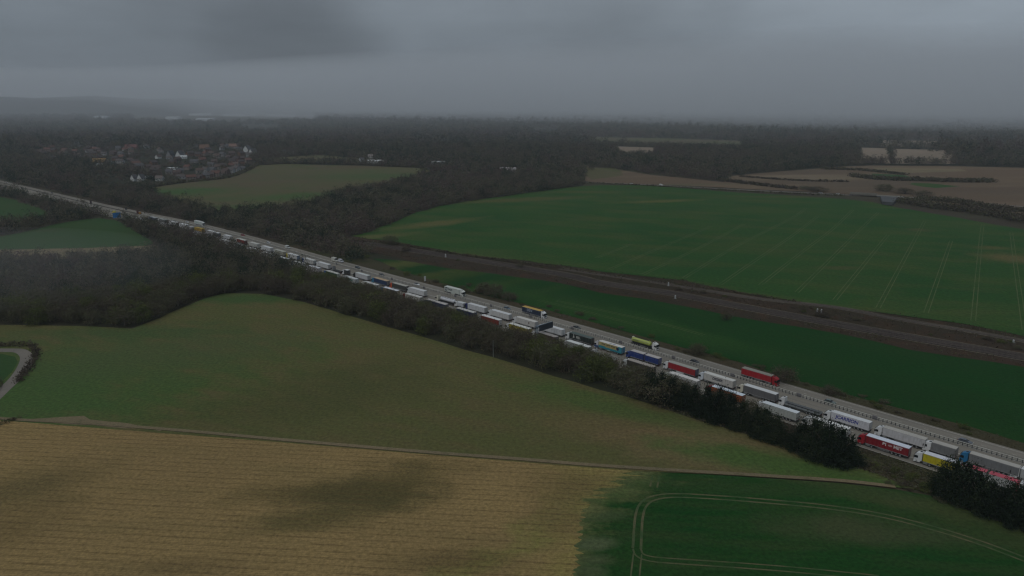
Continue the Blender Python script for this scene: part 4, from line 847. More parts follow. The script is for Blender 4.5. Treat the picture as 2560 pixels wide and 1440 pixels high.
# ------------------------------------------------------------------ cantilever sign mast, road signs, trackside boxes
GALV = M('galvanised', (.16, .21, .25), .5, .12, 1.5, metal=.2)
PANEL = M('sign_back', (.022, .032, .042), .6, .15, 1.2)
s = solve_s(1341, -28.6, .5); q = C(s, -28.6); tv = C(s + 1) - C(s); hz = math.atan2(tv[1], tv[0])
gm = empty('cantilever_sign', (q[0], q[1], 0), hz); tag(gm, 'cantilever message sign on a blue grey lattice mast over the near queue', 'road sign')
m = MB()
for (x, y) in ((-.55, -.55), (.55, -.55), (.55, .55), (-.55, .55)): m.box(x - .09, x + .09, y - .09, y + .09, 0, 8.6, GALV)
for k in range(6):
    z = .6 + k * 1.35
    for a, b in (((-.55, -.55), (.55, -.55)), ((.55, -.55), (.55, .55)), ((.55, .55), (-.55, .55)), ((-.55, .55), (-.55, -.55))):
        m.cyl((a[0], a[1], z), (b[0], b[1], z + 1.2), .05, .05, GALV, 6)
link('mast', m.mesh('mast'), gm)
# arm runs from the verge over the lanes: local -y is towards the central barrier
m = MB()
for z in (6.1, 8.4):
    for x in (-.35, .35): m.box(x - .06, x + .06, -11.2, .5, z - .06, z + .06, GALV)
for k in range(10):
    y = -.4 - k * 1.1
    m.cyl((-.35, y, 6.1), (-.35, y - 1.1, 8.4), .045, .045, GALV, 6); m.box(-.4, .4, y - .04, y + .04, 8.38, 8.46, GALV)
m.box(-.5, .5, -11.2, 0, 8.48, 8.52, GALV)
link('arm', m.mesh('arm'), gm)
link('sign_box', MB().box(-.75, -.36, -11.0, -1.4, 5.7, 8.7, PANEL).mesh('sign_box', bevel=.05), gm)
m = MB()
for y in np.arange(-11, 0, 1.4): m.box(.42, .48, y - .03, y + .03, 8.5, 9.4, GALV)
m.box(.42, .48, -11, 0, 9.36, 9.42, GALV); link('handrail', m.mesh('handrail'), gm)
link('control_box', MB().box(-.9, -.55, .1, .9, 5.2, 7.2, paint((.3, .34, .36))).mesh('control_box', bevel=.03), gm)

def road_sign(px, n, w_, h_, z0, col, label, edge=WHITE, name='road_sign', posts=2, mark=None):
    s = solve_s(px, n, z0 + h_ / 2); q = C(s, n); tv = C(s + 1) - C(s)
    r = empty(name, (q[0], q[1], 0), math.atan2(tv[1], tv[0])); tag(r, label, 'sign')
    link('panel', MB().box(-.04, .04, -w_ / 2, w_ / 2, z0, z0 + h_, paint(col, .5, .05)).mesh('panel'), r)
    if edge: link('border', MB().box(-.055, -.04, -w_ / 2, w_ / 2, z0, z0 + .12, paint(edge)).box(-.055, -.04, -w_ / 2, w_ / 2, z0 + h_ - .12, z0 + h_, paint(edge)).mesh('border'), r)
    for k in range(posts):
        y = 0 if posts == 1 else (-w_ * .3 + k * w_ * .6)
        link('post', cached(('sp', round(z0 + h_, 1)), lambda: MB().cyl((0, 0, 0), (0, 0, z0 + h_ * .9), .09, .09, GALV, 8).mesh('post')), r, (.12, y, 0))
    return r
road_sign(292, -28.5, 7.5, 5.2, 1.2, (.012, .16, .42), 'large blue motorway sign beside the yellow works vehicles')
road_sign(1062.5, 11.5, 1.5, 3.2, .8, (.55, .56, .54), 'narrow white roadside board behind the dark roofed white car', edge=None, posts=1)
road_sign(344, -1.5, 2.2, 3.0, .9, (.10, .03, .03), 'small dark red board on the barrier near the queue head', edge=None, posts=1)
road_sign(227, -1.5, 2.0, 3.6, .9, (.06, .04, .04), 'small dark board on the barrier at the bare stretch of road', edge=None, posts=1)
road_sign(315, 3.0, 1.8, 2.6, .9, (.05, .05, .05), 'dark back of a board facing the moving traffic', edge=None, posts=1)
road_sign(350, -.5, 2.6, 2.2, .6, (.42, .22, .05), 'orange board right beside the blue lorry heading the queue', edge=None, posts=1)
# traffic cone by the yellow lorry
s = solve_s(2299, -18.6, .3); q = C(s, -18.6); cn = empty('traffic_cone', (q[0], q[1], .11)); tag(cn, 'small white cone on the road beside the yellow curtain lorry', 'cone')
link('cone', MB().cyl((0, 0, .05), (0, 0, 1.0), .28, .06, paint(WHITE), 12).mesh('cone'), cn); link('base', MB().box(-.35, .35, -.35, .35, 0, .06, FRAME).mesh('base'), cn)

COD_ = M('plinth', (.12, .12, .11), .8, .2, .5)
def cabinet(px, py, label, h=1.9, r=.42):
    p = P(px, py); o = empty('trackside_cabinet', (p[0], p[1], .05)); tag(o, label, 'cabinet')
    c = paint((.40, .42, .43))
    link('drum', MB().cyl((0, 0, .2), (0, 0, h), r, r, c, 16).mesh('drum'), o); link('cap', MB().cyl((0, 0, h), (0, 0, h + .35), r * 1.05, r * .5, c, 16).mesh('cap'), o)
    link('plinth', MB().box(-.8, .8, -.8, .8, 0, .15, COD_).mesh('plinth'), o)
cabinet(2043, 781, 'white drum shaped cabinet, left one of the railway pair')
cabinet(2053, 783, 'white drum shaped cabinet, right one of the railway pair')
cabinet(1688, 747, 'single white cabinet below the lower railway line')
cabinet(1671, 715, 'single white cabinet by the upper railway line with gravel round it', 2.0)
cabinet(1114, 643, 'white cabinet at the railway where the green field narrows', 2.0, .5)
cabinet(2533, 857, 'white round cabinet at the railway by the right frame edge', 1.2)
cabinet(669, 550, 'tiny white cabinet at the rough land beside the hill pasture', 2.2)
# telephone pole in the belt
p = P(1233, 893); o = empty('pole', (p[0], p[1], 0)); tag(o, 'thin pale pole standing in front of the tree belt', 'pole')
link('shaft', MB().cyl((0, 0, 0), (0, 0, 8.2), .10, .07, paint((.24, .26, .24)), 8).mesh('shaft'), o); link('crossarm', MB().box(-.7, .7, -.06, .06, 7.4, 7.55, FRAME).mesh('crossarm'), o)

# ------------------------------------------------------------------ overbridge and far road traffic
p0 = P(2125, 487); p1 = P(2190, 491); d = np.array(p1[:2]) - np.array(p0[:2]); L = np.linalg.norm(d); hz = math.atan2(d[1], d[0])
bo = empty('road_bridge', (p0[0], p0[1], 0), hz); tag(bo, 'pale concrete road bridge over the railway beyond the green field', 'bridge')
CO = M('bridge_concrete', (.17, .16, .135), .8, .12, .2); COD = M('abutment', (.065, .068, .07), .8, .2, .2)
link('deck', MB().box(0, L * 2.0, -4, 4, .8, 1.6, CO).mesh('deck'), bo)
for y in (-4, 4): link('parapet', MB().box(0, L * 1.02, y - .25, y + .25, 1.6, 3.2, CO).mesh('parapet'), bo)
for x in (.0, L * 1.05): link('pier', MB().box(x, x + 4, -4.5, 4.5, -1, 1.0, COD).mesh('pier'), bo)
pp = PA([(2200, 497), (2245, 500), (2232, 514), (2205, 512)])
link('abutment', MB().add([(a[0], a[1], .3) for a in pp] + [(a[0], a[1], 3.5) for a in pp], [(0, 1, 2, 3), (4, 5, 6, 7), (0, 1, 5, 4), (1, 2, 6, 5), (2, 3, 7, 6), (3, 0, 4, 7)], COD).mesh('abutment'), None)
ab = bpy.data.objects['abutment']; bpy.context.view_layer.update(); ab.parent = bo; ab.matrix_parent_inverse = (Matrix.Translation(Vector((p0[0], p0[1], 0))) @ Matrix.Rotation(hz, 4, 'Z')).inverted()
def farcar(px, py, label, col, L=4.6, H=1.6):
    p = P(px, py); a = P(px + 8, py + .55); r = empty('car' if H < 2 else 'van', (p[0], p[1], .13), math.atan2(a[1] - p[1], a[0] - p[0])); tag(r, label, 'car' if H < 2 else 'van')
    c = paint(col, .3, .05); link('body', MB().prof([(0, .3, .9), (0, H * .65, .9), (.9, H * .68, .88), (3.4, H * .62, .88), (L, H * .5, .85), (L, .3, .85)], c).mesh('body'), r); link('windows', MB().prof([(.4, H * .62, .8), (.9, H, .7), (2.5, H, .7), (3.3, H * .62, .8)], c if H > 2 else GLASS).mesh('windows'), r); add_wheels(r, (.9, L - .9), .8, .33, .22)
farcar(1575, 460, 'white car crossing beyond the green field, left of the van', (.55, .55, .55)); farcar(1648, 464, 'white van crossing beyond the green field', (.58, .58, .58), 5.5, 2.4)
farcar(2047, 483.5, 'faint grey car on the far road left of the bridge', (.3, .3, .32)); farcar(2090, 486, 'white car on the far road just before the bridge', (.55, .55, .55)); farcar(2248, 494, 'white car on the far road past the bridge', (.48, .5, .5))

# ------------------------------------------------------------------ houses
HOUSES = []
def house(px, py, w_, d_, h_, wallc, roofc, rot, label, roofh=None, name='house', cat='house', flat=False, group=None, depth_off=0.0):
    p = P(px, py); o = empty(name, (p[0], p[1], 0), rot); tag(o, label, cat, group)
    HOUSES.append((p[0], p[1], max(w_, d_)))
    wm = M('house_wall', wallc, .85, .1, .3); rm = M('house_roof', roofc, .85, .16, .4); rh = roofh if roofh is not None else d_ * .42
    if flat:
        link('wall', MB().box(-w_ / 2, w_ / 2, -d_ / 2, d_ / 2, 0, h_, wm).mesh('wall'), o); link('roof', MB().box(-w_ / 2 - .3, w_ / 2 + .3, -d_ / 2 - .3, d_ / 2 + .3, h_, h_ + .4, rm).mesh('roof'), o); return o
    v = [(-w_ / 2, -d_ / 2, 0), (w_ / 2, -d_ / 2, 0), (w_ / 2, d_ / 2, 0), (-w_ / 2, d_ / 2, 0), (-w_ / 2, -d_ / 2, h_), (w_ / 2, -d_ / 2, h_), (w_ / 2, d_ / 2, h_), (-w_ / 2, d_ / 2, h_), (-w_ / 2, 0, h_ + rh), (w_ / 2, 0, h_ + rh)]
    link('wall', MB().add(v, [(0, 1, 5, 4), (1, 2, 6, 9, 5), (2, 3, 7, 6), (3, 0, 4, 8, 7)], wm).mesh('wall'), o)
    e = .4; k = rh / (d_ / 2); rv = []
    for z in (0, .25):
        rv += [(-w_ / 2 - e, -d_ / 2 - e, h_ - k * e + z), (w_ / 2 + e, -d_ / 2 - e, h_ - k * e + z), (w_ / 2 + e, 0, h_ + rh + z), (-w_ / 2 - e, 0, h_ + rh + z), (w_ / 2 + e, d_ / 2 + e, h_ - k * e + z), (-w_ / 2 - e, d_ / 2 + e, h_ - k * e + z)]
    rf = link('roof', MB().add(rv, [(0, 1, 2, 3), (3, 2, 4, 5), (6, 9, 8, 7), (9, 11, 10, 8), (0, 6, 7, 1), (4, 10, 11, 5), (0, 3, 9, 6), (3, 5, 11, 9), (1, 7, 8, 2), (2, 8, 10, 4)], rm).mesh('roof'), o)
    link('chimney', MB().box(w_ * .28, w_ * .28 + .9, -.4, .4, h_ + rh - .8, h_ + rh + 1.1, M('chimney_brick', (.14, .06, .04), .9, .1, 1)).mesh('chimney'), rf)
    win = M('window_glass', (.03, .035, .04), .15, .1, 1); nwin = max(1, int(w_ / 4))
    for sd in (-1, 1):
        m = MB()
        for i in range(nwin):
            x = -w_ / 2 + w_ * (i + .5) / nwin
            for z in ((1.0, 3.4) if h_ > 4.5 else (1.0,)): m.box(x - .6, x + .6, sd * (d_ / 2) - .04, sd * (d_ / 2) + .04, z, z + 1.2, win)
        link('windows', m.mesh('windows'), o)
    return o
WW = (.52, .53, .52); BR = (.15, .085, .06); RFB = (.070, .050, .045); RFR = (.105, .052, .040); RFG = (.075, .075, .08)
house(336, 453, 7.5, 7, 4.4, WW, RFG, R(70), 'white gabled house, left of the pair by the motorway bend', 5)
house(354, 454, 8, 7.5, 5, WW, RFG, R(75), 'white gabled house, taller right one of the pair by the motorway bend', 6)
house(368, 449, 16, 7, 2.8, WW, (.42, .43, .42), R(5), 'long low white annexe beside the tall white gable', 1.5)
house(400, 452, 10, 8, 4, WW, (.12, .10, .09), R(0), 'small white bungalow right of the dark hedge block')
house(450, 394, 13, 11, 5, WW, RFG, R(80), 'white triangular gabled house in the middle of the village', 9)
house(460, 397, 12, 9, 4, (.45, .47, .47), (.38, .4, .4), R(10), 'pale low wing right of the triangular gable', 3)
house(396.5, 397, 9, 9, 4, WW, RFB, R(60), 'small white gable left of the village centre', 4)
house(427, 394, 14, 11, 5, (.20, .2, .2), (.03, .035, .04), R(80), 'dark roofed gabled house with white barge board', 9)
house(618.7, 380, 14, 12, 6, WW, RFG, R(78), 'white pointed gable at the village east end', 8)
house(633, 386, 14, 11, 5, WW, RFG, R(60), 'white slanting gable at the pasture corner', 7)
house(250, 409, 22, 16, 3.5, BR, (.22, .14, .06), R(8), 'house with ochre orange roof at the village west end', 6)
house(250, 418, 10, 8, 3, (.3, .33, .33), (.33, .36, .36), R(8), 'pale low shed below the ochre roof')
house(313.6, 378, 12, 9, 4, (.58, .58, .56), RFR, R(20), 'white and red roofed house north of the red one')
house(329, 372, 30, 13, 4, BR, (.12, .05, .045), R(3), 'long red roofed building in the village west half', 6)
house(582, 371, 16, 13, 5, (.25, .22, .2), (.18, .11, .085), R(25), 'salmon roofed house near the pointed gable', 6)
house(512, 376, 20, 15, 5, (.32, .29, .27), (.13, .075, .05), R(15), 'large brown roofed house with pale front in upper village', 8)
house(430, 424, 15, 10, 3, WW, (.52, .54, .54), R(2), 'flat white roofed building below the dark roofed house', flat=True)
house(562, 432, 12, 7, 2.6, (.44, .45, .45), (.47, .48, .48), R(5), 'low white shed at the edge of the pasture', flat=True)
house(938, 408, 30, 9, 4, WW, (.55, .56, .56), R(0), 'long white farmhouse range above the hill pasture', 2)
house(927, 401, 9, 9, 7.5, WW, (.18, .16, .15), R(10), 'tall white farmhouse block above the hill pasture')
house(904, 404, 8, 6, 5, (.45, .46, .47), RFG, R(40), 'small white outbuilding left of the farmhouse')
house(705, 385, 16, 9, 5, (.42, .43, .42), RFG, R(5), 'white house in the trees above the small pasture')
house(727, 385, 11, 8, 4, (.33, .34, .34), RFG, R(5), 'grey house right of the white house in the trees')
house(1096, 413, 24, 9, 3.5, (.3, .31, .31), (.33, .34, .34), R(-10), 'grey barn at the east end of the hill pasture')
house(1270, 430, 26, 9, 3.5, (.32, .31, .31), (.33, .31, .31), R(-5), 'pale barn among the woods right of the hill pasture')
rh_ = random.Random(3)
VPOLY = [(60, 375), (150, 358), (300, 352), (470, 352), (640, 362), (640, 392), (618, 404), (600, 412), (540, 436), (470, 447), (420, 451), (400, 440), (300, 425), (200, 395), (90, 392)]
vp = np.array(VPOLY); placed = []
tries = 0
tones = [('brown', (.11, .075, .06), RFB), ('red roofed', (.18, .15, .13), RFR), ('grey roofed', (.2, .19, .18), RFG), ('dark roofed', BR, (.05, .04, .038)), ('buff', (.22, .20, .18), (.085, .06, .05)), ('white walled', (.27, .27, .27), (.08, .07, .066))]
rowpos = [(478 + 12.5 * i, 449 - 1.4 * i - .12 * i * i + 2) for i in range(11)] + [(500 + 15 * i, 434 - 3.4 * i) for i in range(9)]
allp = list(rowpos)
nleft = 0
while nleft < 34 and tries < 3000:
    tries += 1; x = rh_.uniform(45, 330); y = rh_.uniform(372, 402)
    if any(abs(x - a) < 9 and abs(y - b) < 2.6 for a, b in allp) or any(math.hypot(*(np.array(P(x, y)[:2]) - np.array(h[:2]))) < 20 for h in HOUSES): continue
    allp.append((x, y)); nleft += 1
tries = 0
while len(allp) < 118 and tries < 4000:
    tries += 1; x = rh_.uniform(60, 640); y = rh_.uniform(352, 450)
    if not inside(np.array([[x, y]]), VPOLY)[0]: continue
    if any(abs(x - a) < 13 and abs(y - b) < 4 for a, b in allp) or any(math.hypot(*(np.array(P(x, y)[:2]) - np.array(h[:2]))) < 22 for h in HOUSES): continue
    allp.append((x, y))
for i, (x, y) in enumerate(allp):
    t = rh_.choice(tones)
    where = 'in the row along the pasture' if i < len(rowpos) else ('in the west half of the village' if x < 330 else 'in the east half of the village')
    house(x, y, rh_.uniform(9, 14), rh_.uniform(7, 9), rh_.choice((3, 5.2, 5.2)), t[1], t[2], R(rh_.uniform(-35, 60)), f'small {t[0]} house {where}', group=f'{t[0]} houses {where}')
# pale sheds far off
for i, (px, py, w_, h_, lab) in enumerate(((30, 276, 330, 16, 'long pale warehouse at the far left edge'), (400, 287, 330, 13, 'longest pale warehouse beyond the woods'), (505, 289, 150, 11, 'pale warehouse right of the longest one'), (600, 290, 200, 11, 'pale warehouse third from the left beyond the woods'), (700, 291, 190, 11, 'pale warehouse furthest right beyond the woods'), (255, 297, 60, 14, 'pale building among far trees left of the warehouses'), (435, 298, 70, 12, 'row of far white house fronts below the long warehouse'), (515, 303, 80, 12, 'terrace of far white houses lowest in the haze'))):
    house(px, py, w_, 60, h_, (.50, .52, .54), (.42, .44, .46), R(-1), lab, roofh=3, name='warehouse', cat='warehouse')
# ------------------------------------------------------------------ trees
def crown_mat(name, stops, rough=.95):
    m = bpy.data.materials.new(name); m.use_nodes = True; t = m.node_tree; b = t.nodes['Principled BSDF']; b.inputs['Roughness'].default_value = rough; b.inputs['Specular IOR Level'].default_value = .1
    a = N(t, 'ShaderNodeAttribute', attribute_name='tint'); oi = N(t, 'ShaderNodeObjectInfo')
    ad = N(t, 'ShaderNodeMath', operation='MULTIPLY_ADD'); t.links.new(oi.outputs['Random'], ad.inputs[0]); ad.inputs[1].default_value = .42; t.links.new(a.outputs['Fac'], ad.inputs[2])
    sb = N(t, 'ShaderNodeMath', operation='SUBTRACT'); t.links.new(ad.outputs[0], sb.inputs[0]); sb.inputs[1].default_value = .21
    r = N(t, 'ShaderNodeValToRGB'); t.links.new(sb.outputs[0], r.inputs[0])
    e = r.color_ramp.elements
    e[0].position = stops[0][0]; e[0].color = lin(stops[0][1]); e[1].position = stops[-1][0]; e[1].color = lin(stops[-1][1])
    for p, c in stops[1:-1]: q = e.new(p); q.color = lin(c)
    t.links.new(r.outputs[0], b.inputs['Base Color']); return m
C_BARE = crown_mat('bare_twigs', [(0, (.040, .030, .024)), (.3, (.070, .054, .042)), (.55, (.088, .078, .050)), (.8, (.070, .080, .034)), (1, (.11, .10, .075))])
C_GREEN = crown_mat('spring_leaves', [(0, (.035, .042, .016)), (.4, (.058, .072, .022)), (.7, (.085, .10, .028)), (1, (.11, .115, .04))])
C_CONI = crown_mat('conifer_needles', [(0, (.007, .013, .008)), (.5, (.016, .028, .015)), (1, (.046, .054, .026))])
C_WOOD = crown_mat('mixed_wood', [(0, (.044, .031, .030)), (.2, (.088, .062, .056)), (.42, (.104, .084, .068)), (.58, (.085, .088, .046)), (.70, (.145, .125, .092)), (.78, (.016, .028, .018)), (1, (.024, .038, .022))])
BARK = M('bark', (.075, .062, .048), .95, .2, 3)
def mesh_np(name, v, nper, tint, mat):
    """v (n*nper, 3) -> n separate small faces"""
    n = len(v) // nper; me = bpy.data.meshes.new(name)
    me.vertices.add(n * nper); me.vertices.foreach_set('co', v.astype(np.float32).ravel())
    me.loops.add(n * nper); me.loops.foreach_set('vertex_index', np.arange(n * nper, dtype=np.int32))
    me.polygons.add(n); me.polygons.foreach_set('loop_start', np.arange(0, n * nper, nper, dtype=np.int32))
    try: me.polygons.foreach_set('loop_total', np.full(n, nper, dtype=np.int32))
    except Exception: pass
    a = me.attributes.new('tint', 'FLOAT', 'FACE'); a.data.foreach_set('value', tint.astype(np.float32))
    me.materials.append(mat); me.update(calc_edges=True); return me
def rot_basis(n, g):
    u = g.normal(size=(n, 3)); u /= np.linalg.norm(u, axis=1)[:, None]; w_ = g.normal(size=(n, 3)); w_ = np.cross(u, w_); w_ /= np.linalg.norm(w_, axis=1)[:, None]; return u, w_
def crown(n, R0, H, base, size, g, nclump=26, kind='round', up=.35, long=1.0):
    """n leaf/twig clumps grouped round branch ends inside an uneven crown volume"""
    K = nclump; c = []
    while len(c) < K:
        p = g.uniform(-1, 1, 3)
        r = np.linalg.norm(p)
        if kind == 'cone':
            hh = (p[2] + 1) / 2; lim = (1 - hh) ** .55 * .98 + .05
            rr = math.hypot(p[0], p[1])
            if rr > lim or rr < lim * .35: continue
        else:
            if r > 1 or r < .42: continue
            if p[2] < -.55: continue
        c.append(p)
    c = np.array(c); cs = g.uniform(.6, 1.35, K); ct = g.normal(0, .13, K)
    k = g.integers(0, K, n)
    sd = .21 if kind != 'cone' else .15
    p = c[k] + g.normal(size=(n, 3)) * sd * cs[k][:, None]
    lobes = 1 + .16 * np.sin(np.arctan2(p[:, 1], p[:, 0]) * 3 + g.uniform(0, 6)) + .1 * np.sin(np.arctan2(p[:, 1], p[:, 0]) * 5 + g.uniform(0, 6))
    q = np.stack([p[:, 0] * R0 * lobes, p[:, 1] * R0 * lobes, base + (p[:, 2] + .62) / 1.62 * (H - base)], 1) if kind != 'cone' else np.stack([p[:, 0] * R0, p[:, 1] * R0, base + (p[:, 2] + 1) / 2 * (H - base)], 1)
    q[:, 2] = np.maximum(q[:, 2], .15)
    u, w_ = rot_basis(n, g)
    if up: u = u + np.array([0, 0, up]); u /= np.linalg.norm(u, axis=1)[:, None]
    s = size * g.uniform(.6, 1.4, n)[:, None]
    v = np.stack([q + u * s * long, q - u * s * .6 * long + w_ * s * .55, q - u * s * .6 * long - w_ * s * .55], 1).reshape(-1, 3)
    tint = .5 + ct[k] + g.normal(0, .10, n) + .10 * (q[:, 2] / H - .5)
    return v, np.clip(tint, .02, .98)
def trunk_mesh(H, R0, g, name='trunk'):
    m = MB(); th = H * .45
    m.cyl((0, 0, -.2), (g.normal() * .2, g.normal() * .2, th), .035 * H, .020 * H, BARK, 7)
    for i in range(6):
        a = i * 1.05 + g.uniform(0, .6); z0 = th * g.uniform(.55, 1.0); rr = R0 * g.uniform(.45, .8)
        m.cyl((0, 0, z0), (rr * math.cos(a), rr * math.sin(a), min(H * .93, z0 + H * g.uniform(.22, .42))), .012 * H, .005 * H, BARK, 5)
    return m.mesh(name)
PROTO = {}
def proto(kind, i):
    if (kind, i) in PROTO: return PROTO[(kind, i)]
    g = np.random.default_rng(100 + i * 7 + {'bare': 0, 'green': 1, 'conifer': 2, 'bush': 3}[kind] * 1000)
    if kind == 'bare':
        v1, t1 = crown(1500, 1.0, 2.0, .28, .036, g, 34, up=.8, long=2.4); v2, t2 = crown(900, .9, 1.85, .25, .062, g, 34, up=.4, long=1.2)
        v = np.vstack([v1, v2]); t = np.concatenate([t1, t2]); mat = C_BARE
    elif kind == 'green': v, t = crown(2600, 1.0, 2.0, .2, .062, g, 36); mat = C_GREEN
    elif kind == 'bush': v, t = crown(1500, 1.0, 1.35, .02, .07, g, 26); mat = C_BARE if i % 3 else C_GREEN
    else:
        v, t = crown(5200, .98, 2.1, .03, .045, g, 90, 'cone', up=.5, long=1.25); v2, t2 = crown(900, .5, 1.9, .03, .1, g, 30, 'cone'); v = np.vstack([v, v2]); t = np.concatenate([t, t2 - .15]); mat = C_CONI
    cm = mesh_np('crown', v, 3, np.clip(t, .02, .98), mat); tm = trunk_mesh(2.0 if kind != 'bush' else .9, 1.0, g)
    PROTO[(kind, i)] = (cm, tm); return PROTO[(kind, i)]
def tree(kind, x, y, Rr, H, label, group, name, cat='tree', i=None):
    i = int(rng.integers(0, 6)) if i is None else i
    cm, tm = proto(kind, i); hh = {'bush': 1.35, 'conifer': 2.1}.get(kind, 2.0)
    r = empty(name, (x, y, 0), float(rng.uniform(0, 6.28))); tag(r, label, cat, group)
    c = link('crown', cm, r); t = link('trunk', tm, r)
    sq = float(rng.uniform(.85, 1.18))
    for o in (c, t): o.scale = (Rr * sq, Rr / sq, H / hh)
    return r
# sampling the woods on the ground
def grid_in(polys, excl, spacing, dmin, dmax, keep=1.0, jit=.42):
    allp = np.vstack([PA(p) for p in polys]); x0, y0 = allp.min(0); x1, y1 = allp.max(0); y0 = max(y0, 60); y1 = min(y1, dmax); x0 = max(x0, -dmax * .85); x1 = min(x1, dmax * .85)
    gx, gy = np.meshgrid(np.arange(x0, x1, spacing), np.arange(y0, y1, spacing * .9)); gx = gx + (np.arange(gx.shape[0]) % 2)[:, None] * spacing / 2
    p = np.stack([gx.ravel(), gy.ravel()], 1); d = np.hypot(p[:, 0], p[:, 1]); p = p[(d >= dmin) & (d < dmax) & (np.abs(p[:, 0]) < p[:, 1] * .80 + 60)]
    p = p + rng.uniform(-jit, jit, p.shape) * spacing
    m = np.zeros(len(p), bool)
    for q in polys: m |= inside(p, PA(q))
    for q in excl: m &= ~inside(p, PA(q))
    p = p[m]
    if keep < 1: p = p[rng.random(len(p)) < keep]
    return p
FIELD_EX = [Fm, Fe, Fd, Fr,
    [(368, 472), (430, 462), (560, 447), (605, 433), (640, 414), (720, 410), (900, 414), (1060, 421), (1095, 433), (1000, 458), (870, 482), (800, 505), (700, 524), (600, 536), (540, 532), (470, 518), (400, 497)],
    [(660, 405), (690, 394), (800, 388), (900, 396), (900, 407), (720, 407)],
    [(-400, 470), (-50, 486), (0, 492), (70, 510), (135, 533), (128, 552), (60, 560), (0, 562), (-400, 580)],
    [(-400, 600), (0, 592), (60, 580), (140, 560), (200, 550), (250, 545), (290, 551), (335, 575), (385, 608), (398, 622), (375, 640), (330, 646), (200, 648), (0, 652), (-400, 660)],
    [(1462, 414), (1555, 426), (1630, 438), (1730, 447), (1812, 456), (1832, 440), (1920, 431), (2050, 421), (2180, 414), (2400, 416), (2560, 420), (3100, 420), (3100, 640), (2560, 536), (2400, 520), (2280, 500), (2150, 487), (1950, 476), (1800, 468), (1640, 461), (1500, 458), (1462, 452)],
    [(2148, 369), (2222, 371), (2228, 407), (2150, 405)], [(2232, 372), (2390, 376), (2390, 408), (2232, 407)], [(2195, 350), (2360, 353), (2365, 368), (2195, 365)], [(1540, 366), (1640, 369), (1640, 390), (1540, 387)], [(1480, 343), (1660, 346), (1860, 352), (1860, 372), (1700, 367), (1640, 365), (1480, 360)],
    [(330, 285), (790, 289), (790, 304), (560, 312), (330, 306)], [(-100, 272), (90, 272), (90, 283), (-100, 283)], [(225, 294), (285, 294), (285, 306), (225, 306)],
    [(1700, 335), (1760, 336), (1760, 344), (1700, 343)], [(600, 312), (700, 312), (700, 332), (600, 332)], [(1330, 322), (1400, 323), (1400, 338), (1330, 337)],
    [(690, 325), (630, 322), (600, 326), (690, 329)],
    [tuple(proj((*C(s, -27.8), 0))) for s in range(-60, 2500, 20)] + [tuple(proj((*C(s, 10.5), 0))) for s in range(2500, -61, -20)]]
NEARW = W1[:-1] + [(310, 563), (290, 553)] + [tuple(proj((*C(s, -28.8), 0))) for s in range(760, 60, -15)] + BELT_LOW[1:]
MIDW = [[(1462, 424), (1455, 464), (1320, 483), (1200, 500), (1100, 516), (1030, 536), (985, 556), (925, 581), (880, 593), (860, 606), (930, 633), (905, 640)] + [tuple(proj((*C(s, 13.5), 0))) for s in range(410, 1900, 20)] + [(-300, 380), (1462, 380)],
        [(-300, 400), (0, 468), (120, 492), (250, 532), (310, 556), (290, 551), (250, 545), (140, 560), (60, 580), (0, 592), (-300, 600)]]
FARW = [[(-300, 268), (2860, 268), (2860, 419), (2560, 418), (2400, 413), (2180, 411), (2050, 420), (1920, 430), (1832, 439), (1812, 455), (1730, 446), (1630, 437), (1555, 425), (1462, 413), (1462, 470), (-300, 470)]]
near = grid_in([NEARW], FIELD_EX[1:], 8.3, 0, 2000)
# the meadow reaches under the crowns, keep trunks out of its open part
near = near[~inside(near, PA([(x, y + 6) for x, y in Fm]))]
near = near[np.argsort(np.hypot(near[:, 0], near[:, 1] - 0) )]
def road_n(p):
    q = p - _B[0]; s = q @ RD; return s, q @ RN - axis_n(s)
NIND = 262
hidden_house = None
for j, p in enumerate(near[:NIND]):
    s, n = road_n(p); dist_edge = -n - 27
    g_ = rng.random(); pp = proj((p[0], p[1], 0))
    kind = 'green' if (g_ < .24) else 'bare'
    H = rng.uniform(7.5, 11.0) if dist_edge > 14 else (5.0 + dist_edge * .26 + rng.uniform(-.6, .8))
    if pp[0] > 1880: H *= .75
    Rr = H * .5 * rng.uniform(.85, 1.15) + .9
    belt = pp[0] > 760
    if kind == 'green': lab, gr = ('olive green leafing tree in the belt beside the lorry queue' if belt else 'olive green leafing tree in the large wood'), 'leafing trees below the motorway'
    else: lab, gr = ('bare brown tree in the belt between meadow and lorry queue' if belt else 'bare brown tree at the edge of the large wood'), 'bare trees below the motorway'
    tree(kind, p[0], p[1], Rr, H, lab, gr + (' in the belt' if belt else ' in the wood'), 'leafing_tree' if kind == 'green' else 'bare_tree')
# dark conifers by the near queue
CON = [(1628, 1000, 4, 9.5), (1650, 1012, 4.5, 11), (1680, 1024, 4.5, 10.5), (1705, 1032, 4, 9.5), (1735, 1040, 4, 10), (1765, 1052, 4.5, 11.5), (1795, 1062, 5, 12), (1825, 1072, 4.5, 11), (1850, 1082, 4, 10), (1890, 1098, 4, 9.5), (1912, 1108, 4.5, 10.5), (1940, 1118, 4.2, 9.5),
       (2000, 1138, 4, 10.5), (2030, 1152, 5, 13), (2062, 1162, 5.2, 13), (2095, 1172, 5, 12), (2122, 1172, 4, 9), (2352, 1240, 3.6, 8.5), (2378, 1255, 4.5, 11.5), (2408, 1270, 5, 12), (2440, 1285, 5, 11.5), (2475, 1296, 4.5, 9.5), (2512, 1306, 4.5, 10.5), (2545, 1322, 5, 11.5), (2585, 1335, 5.5, 12), (2630, 1350, 5.5, 12)]
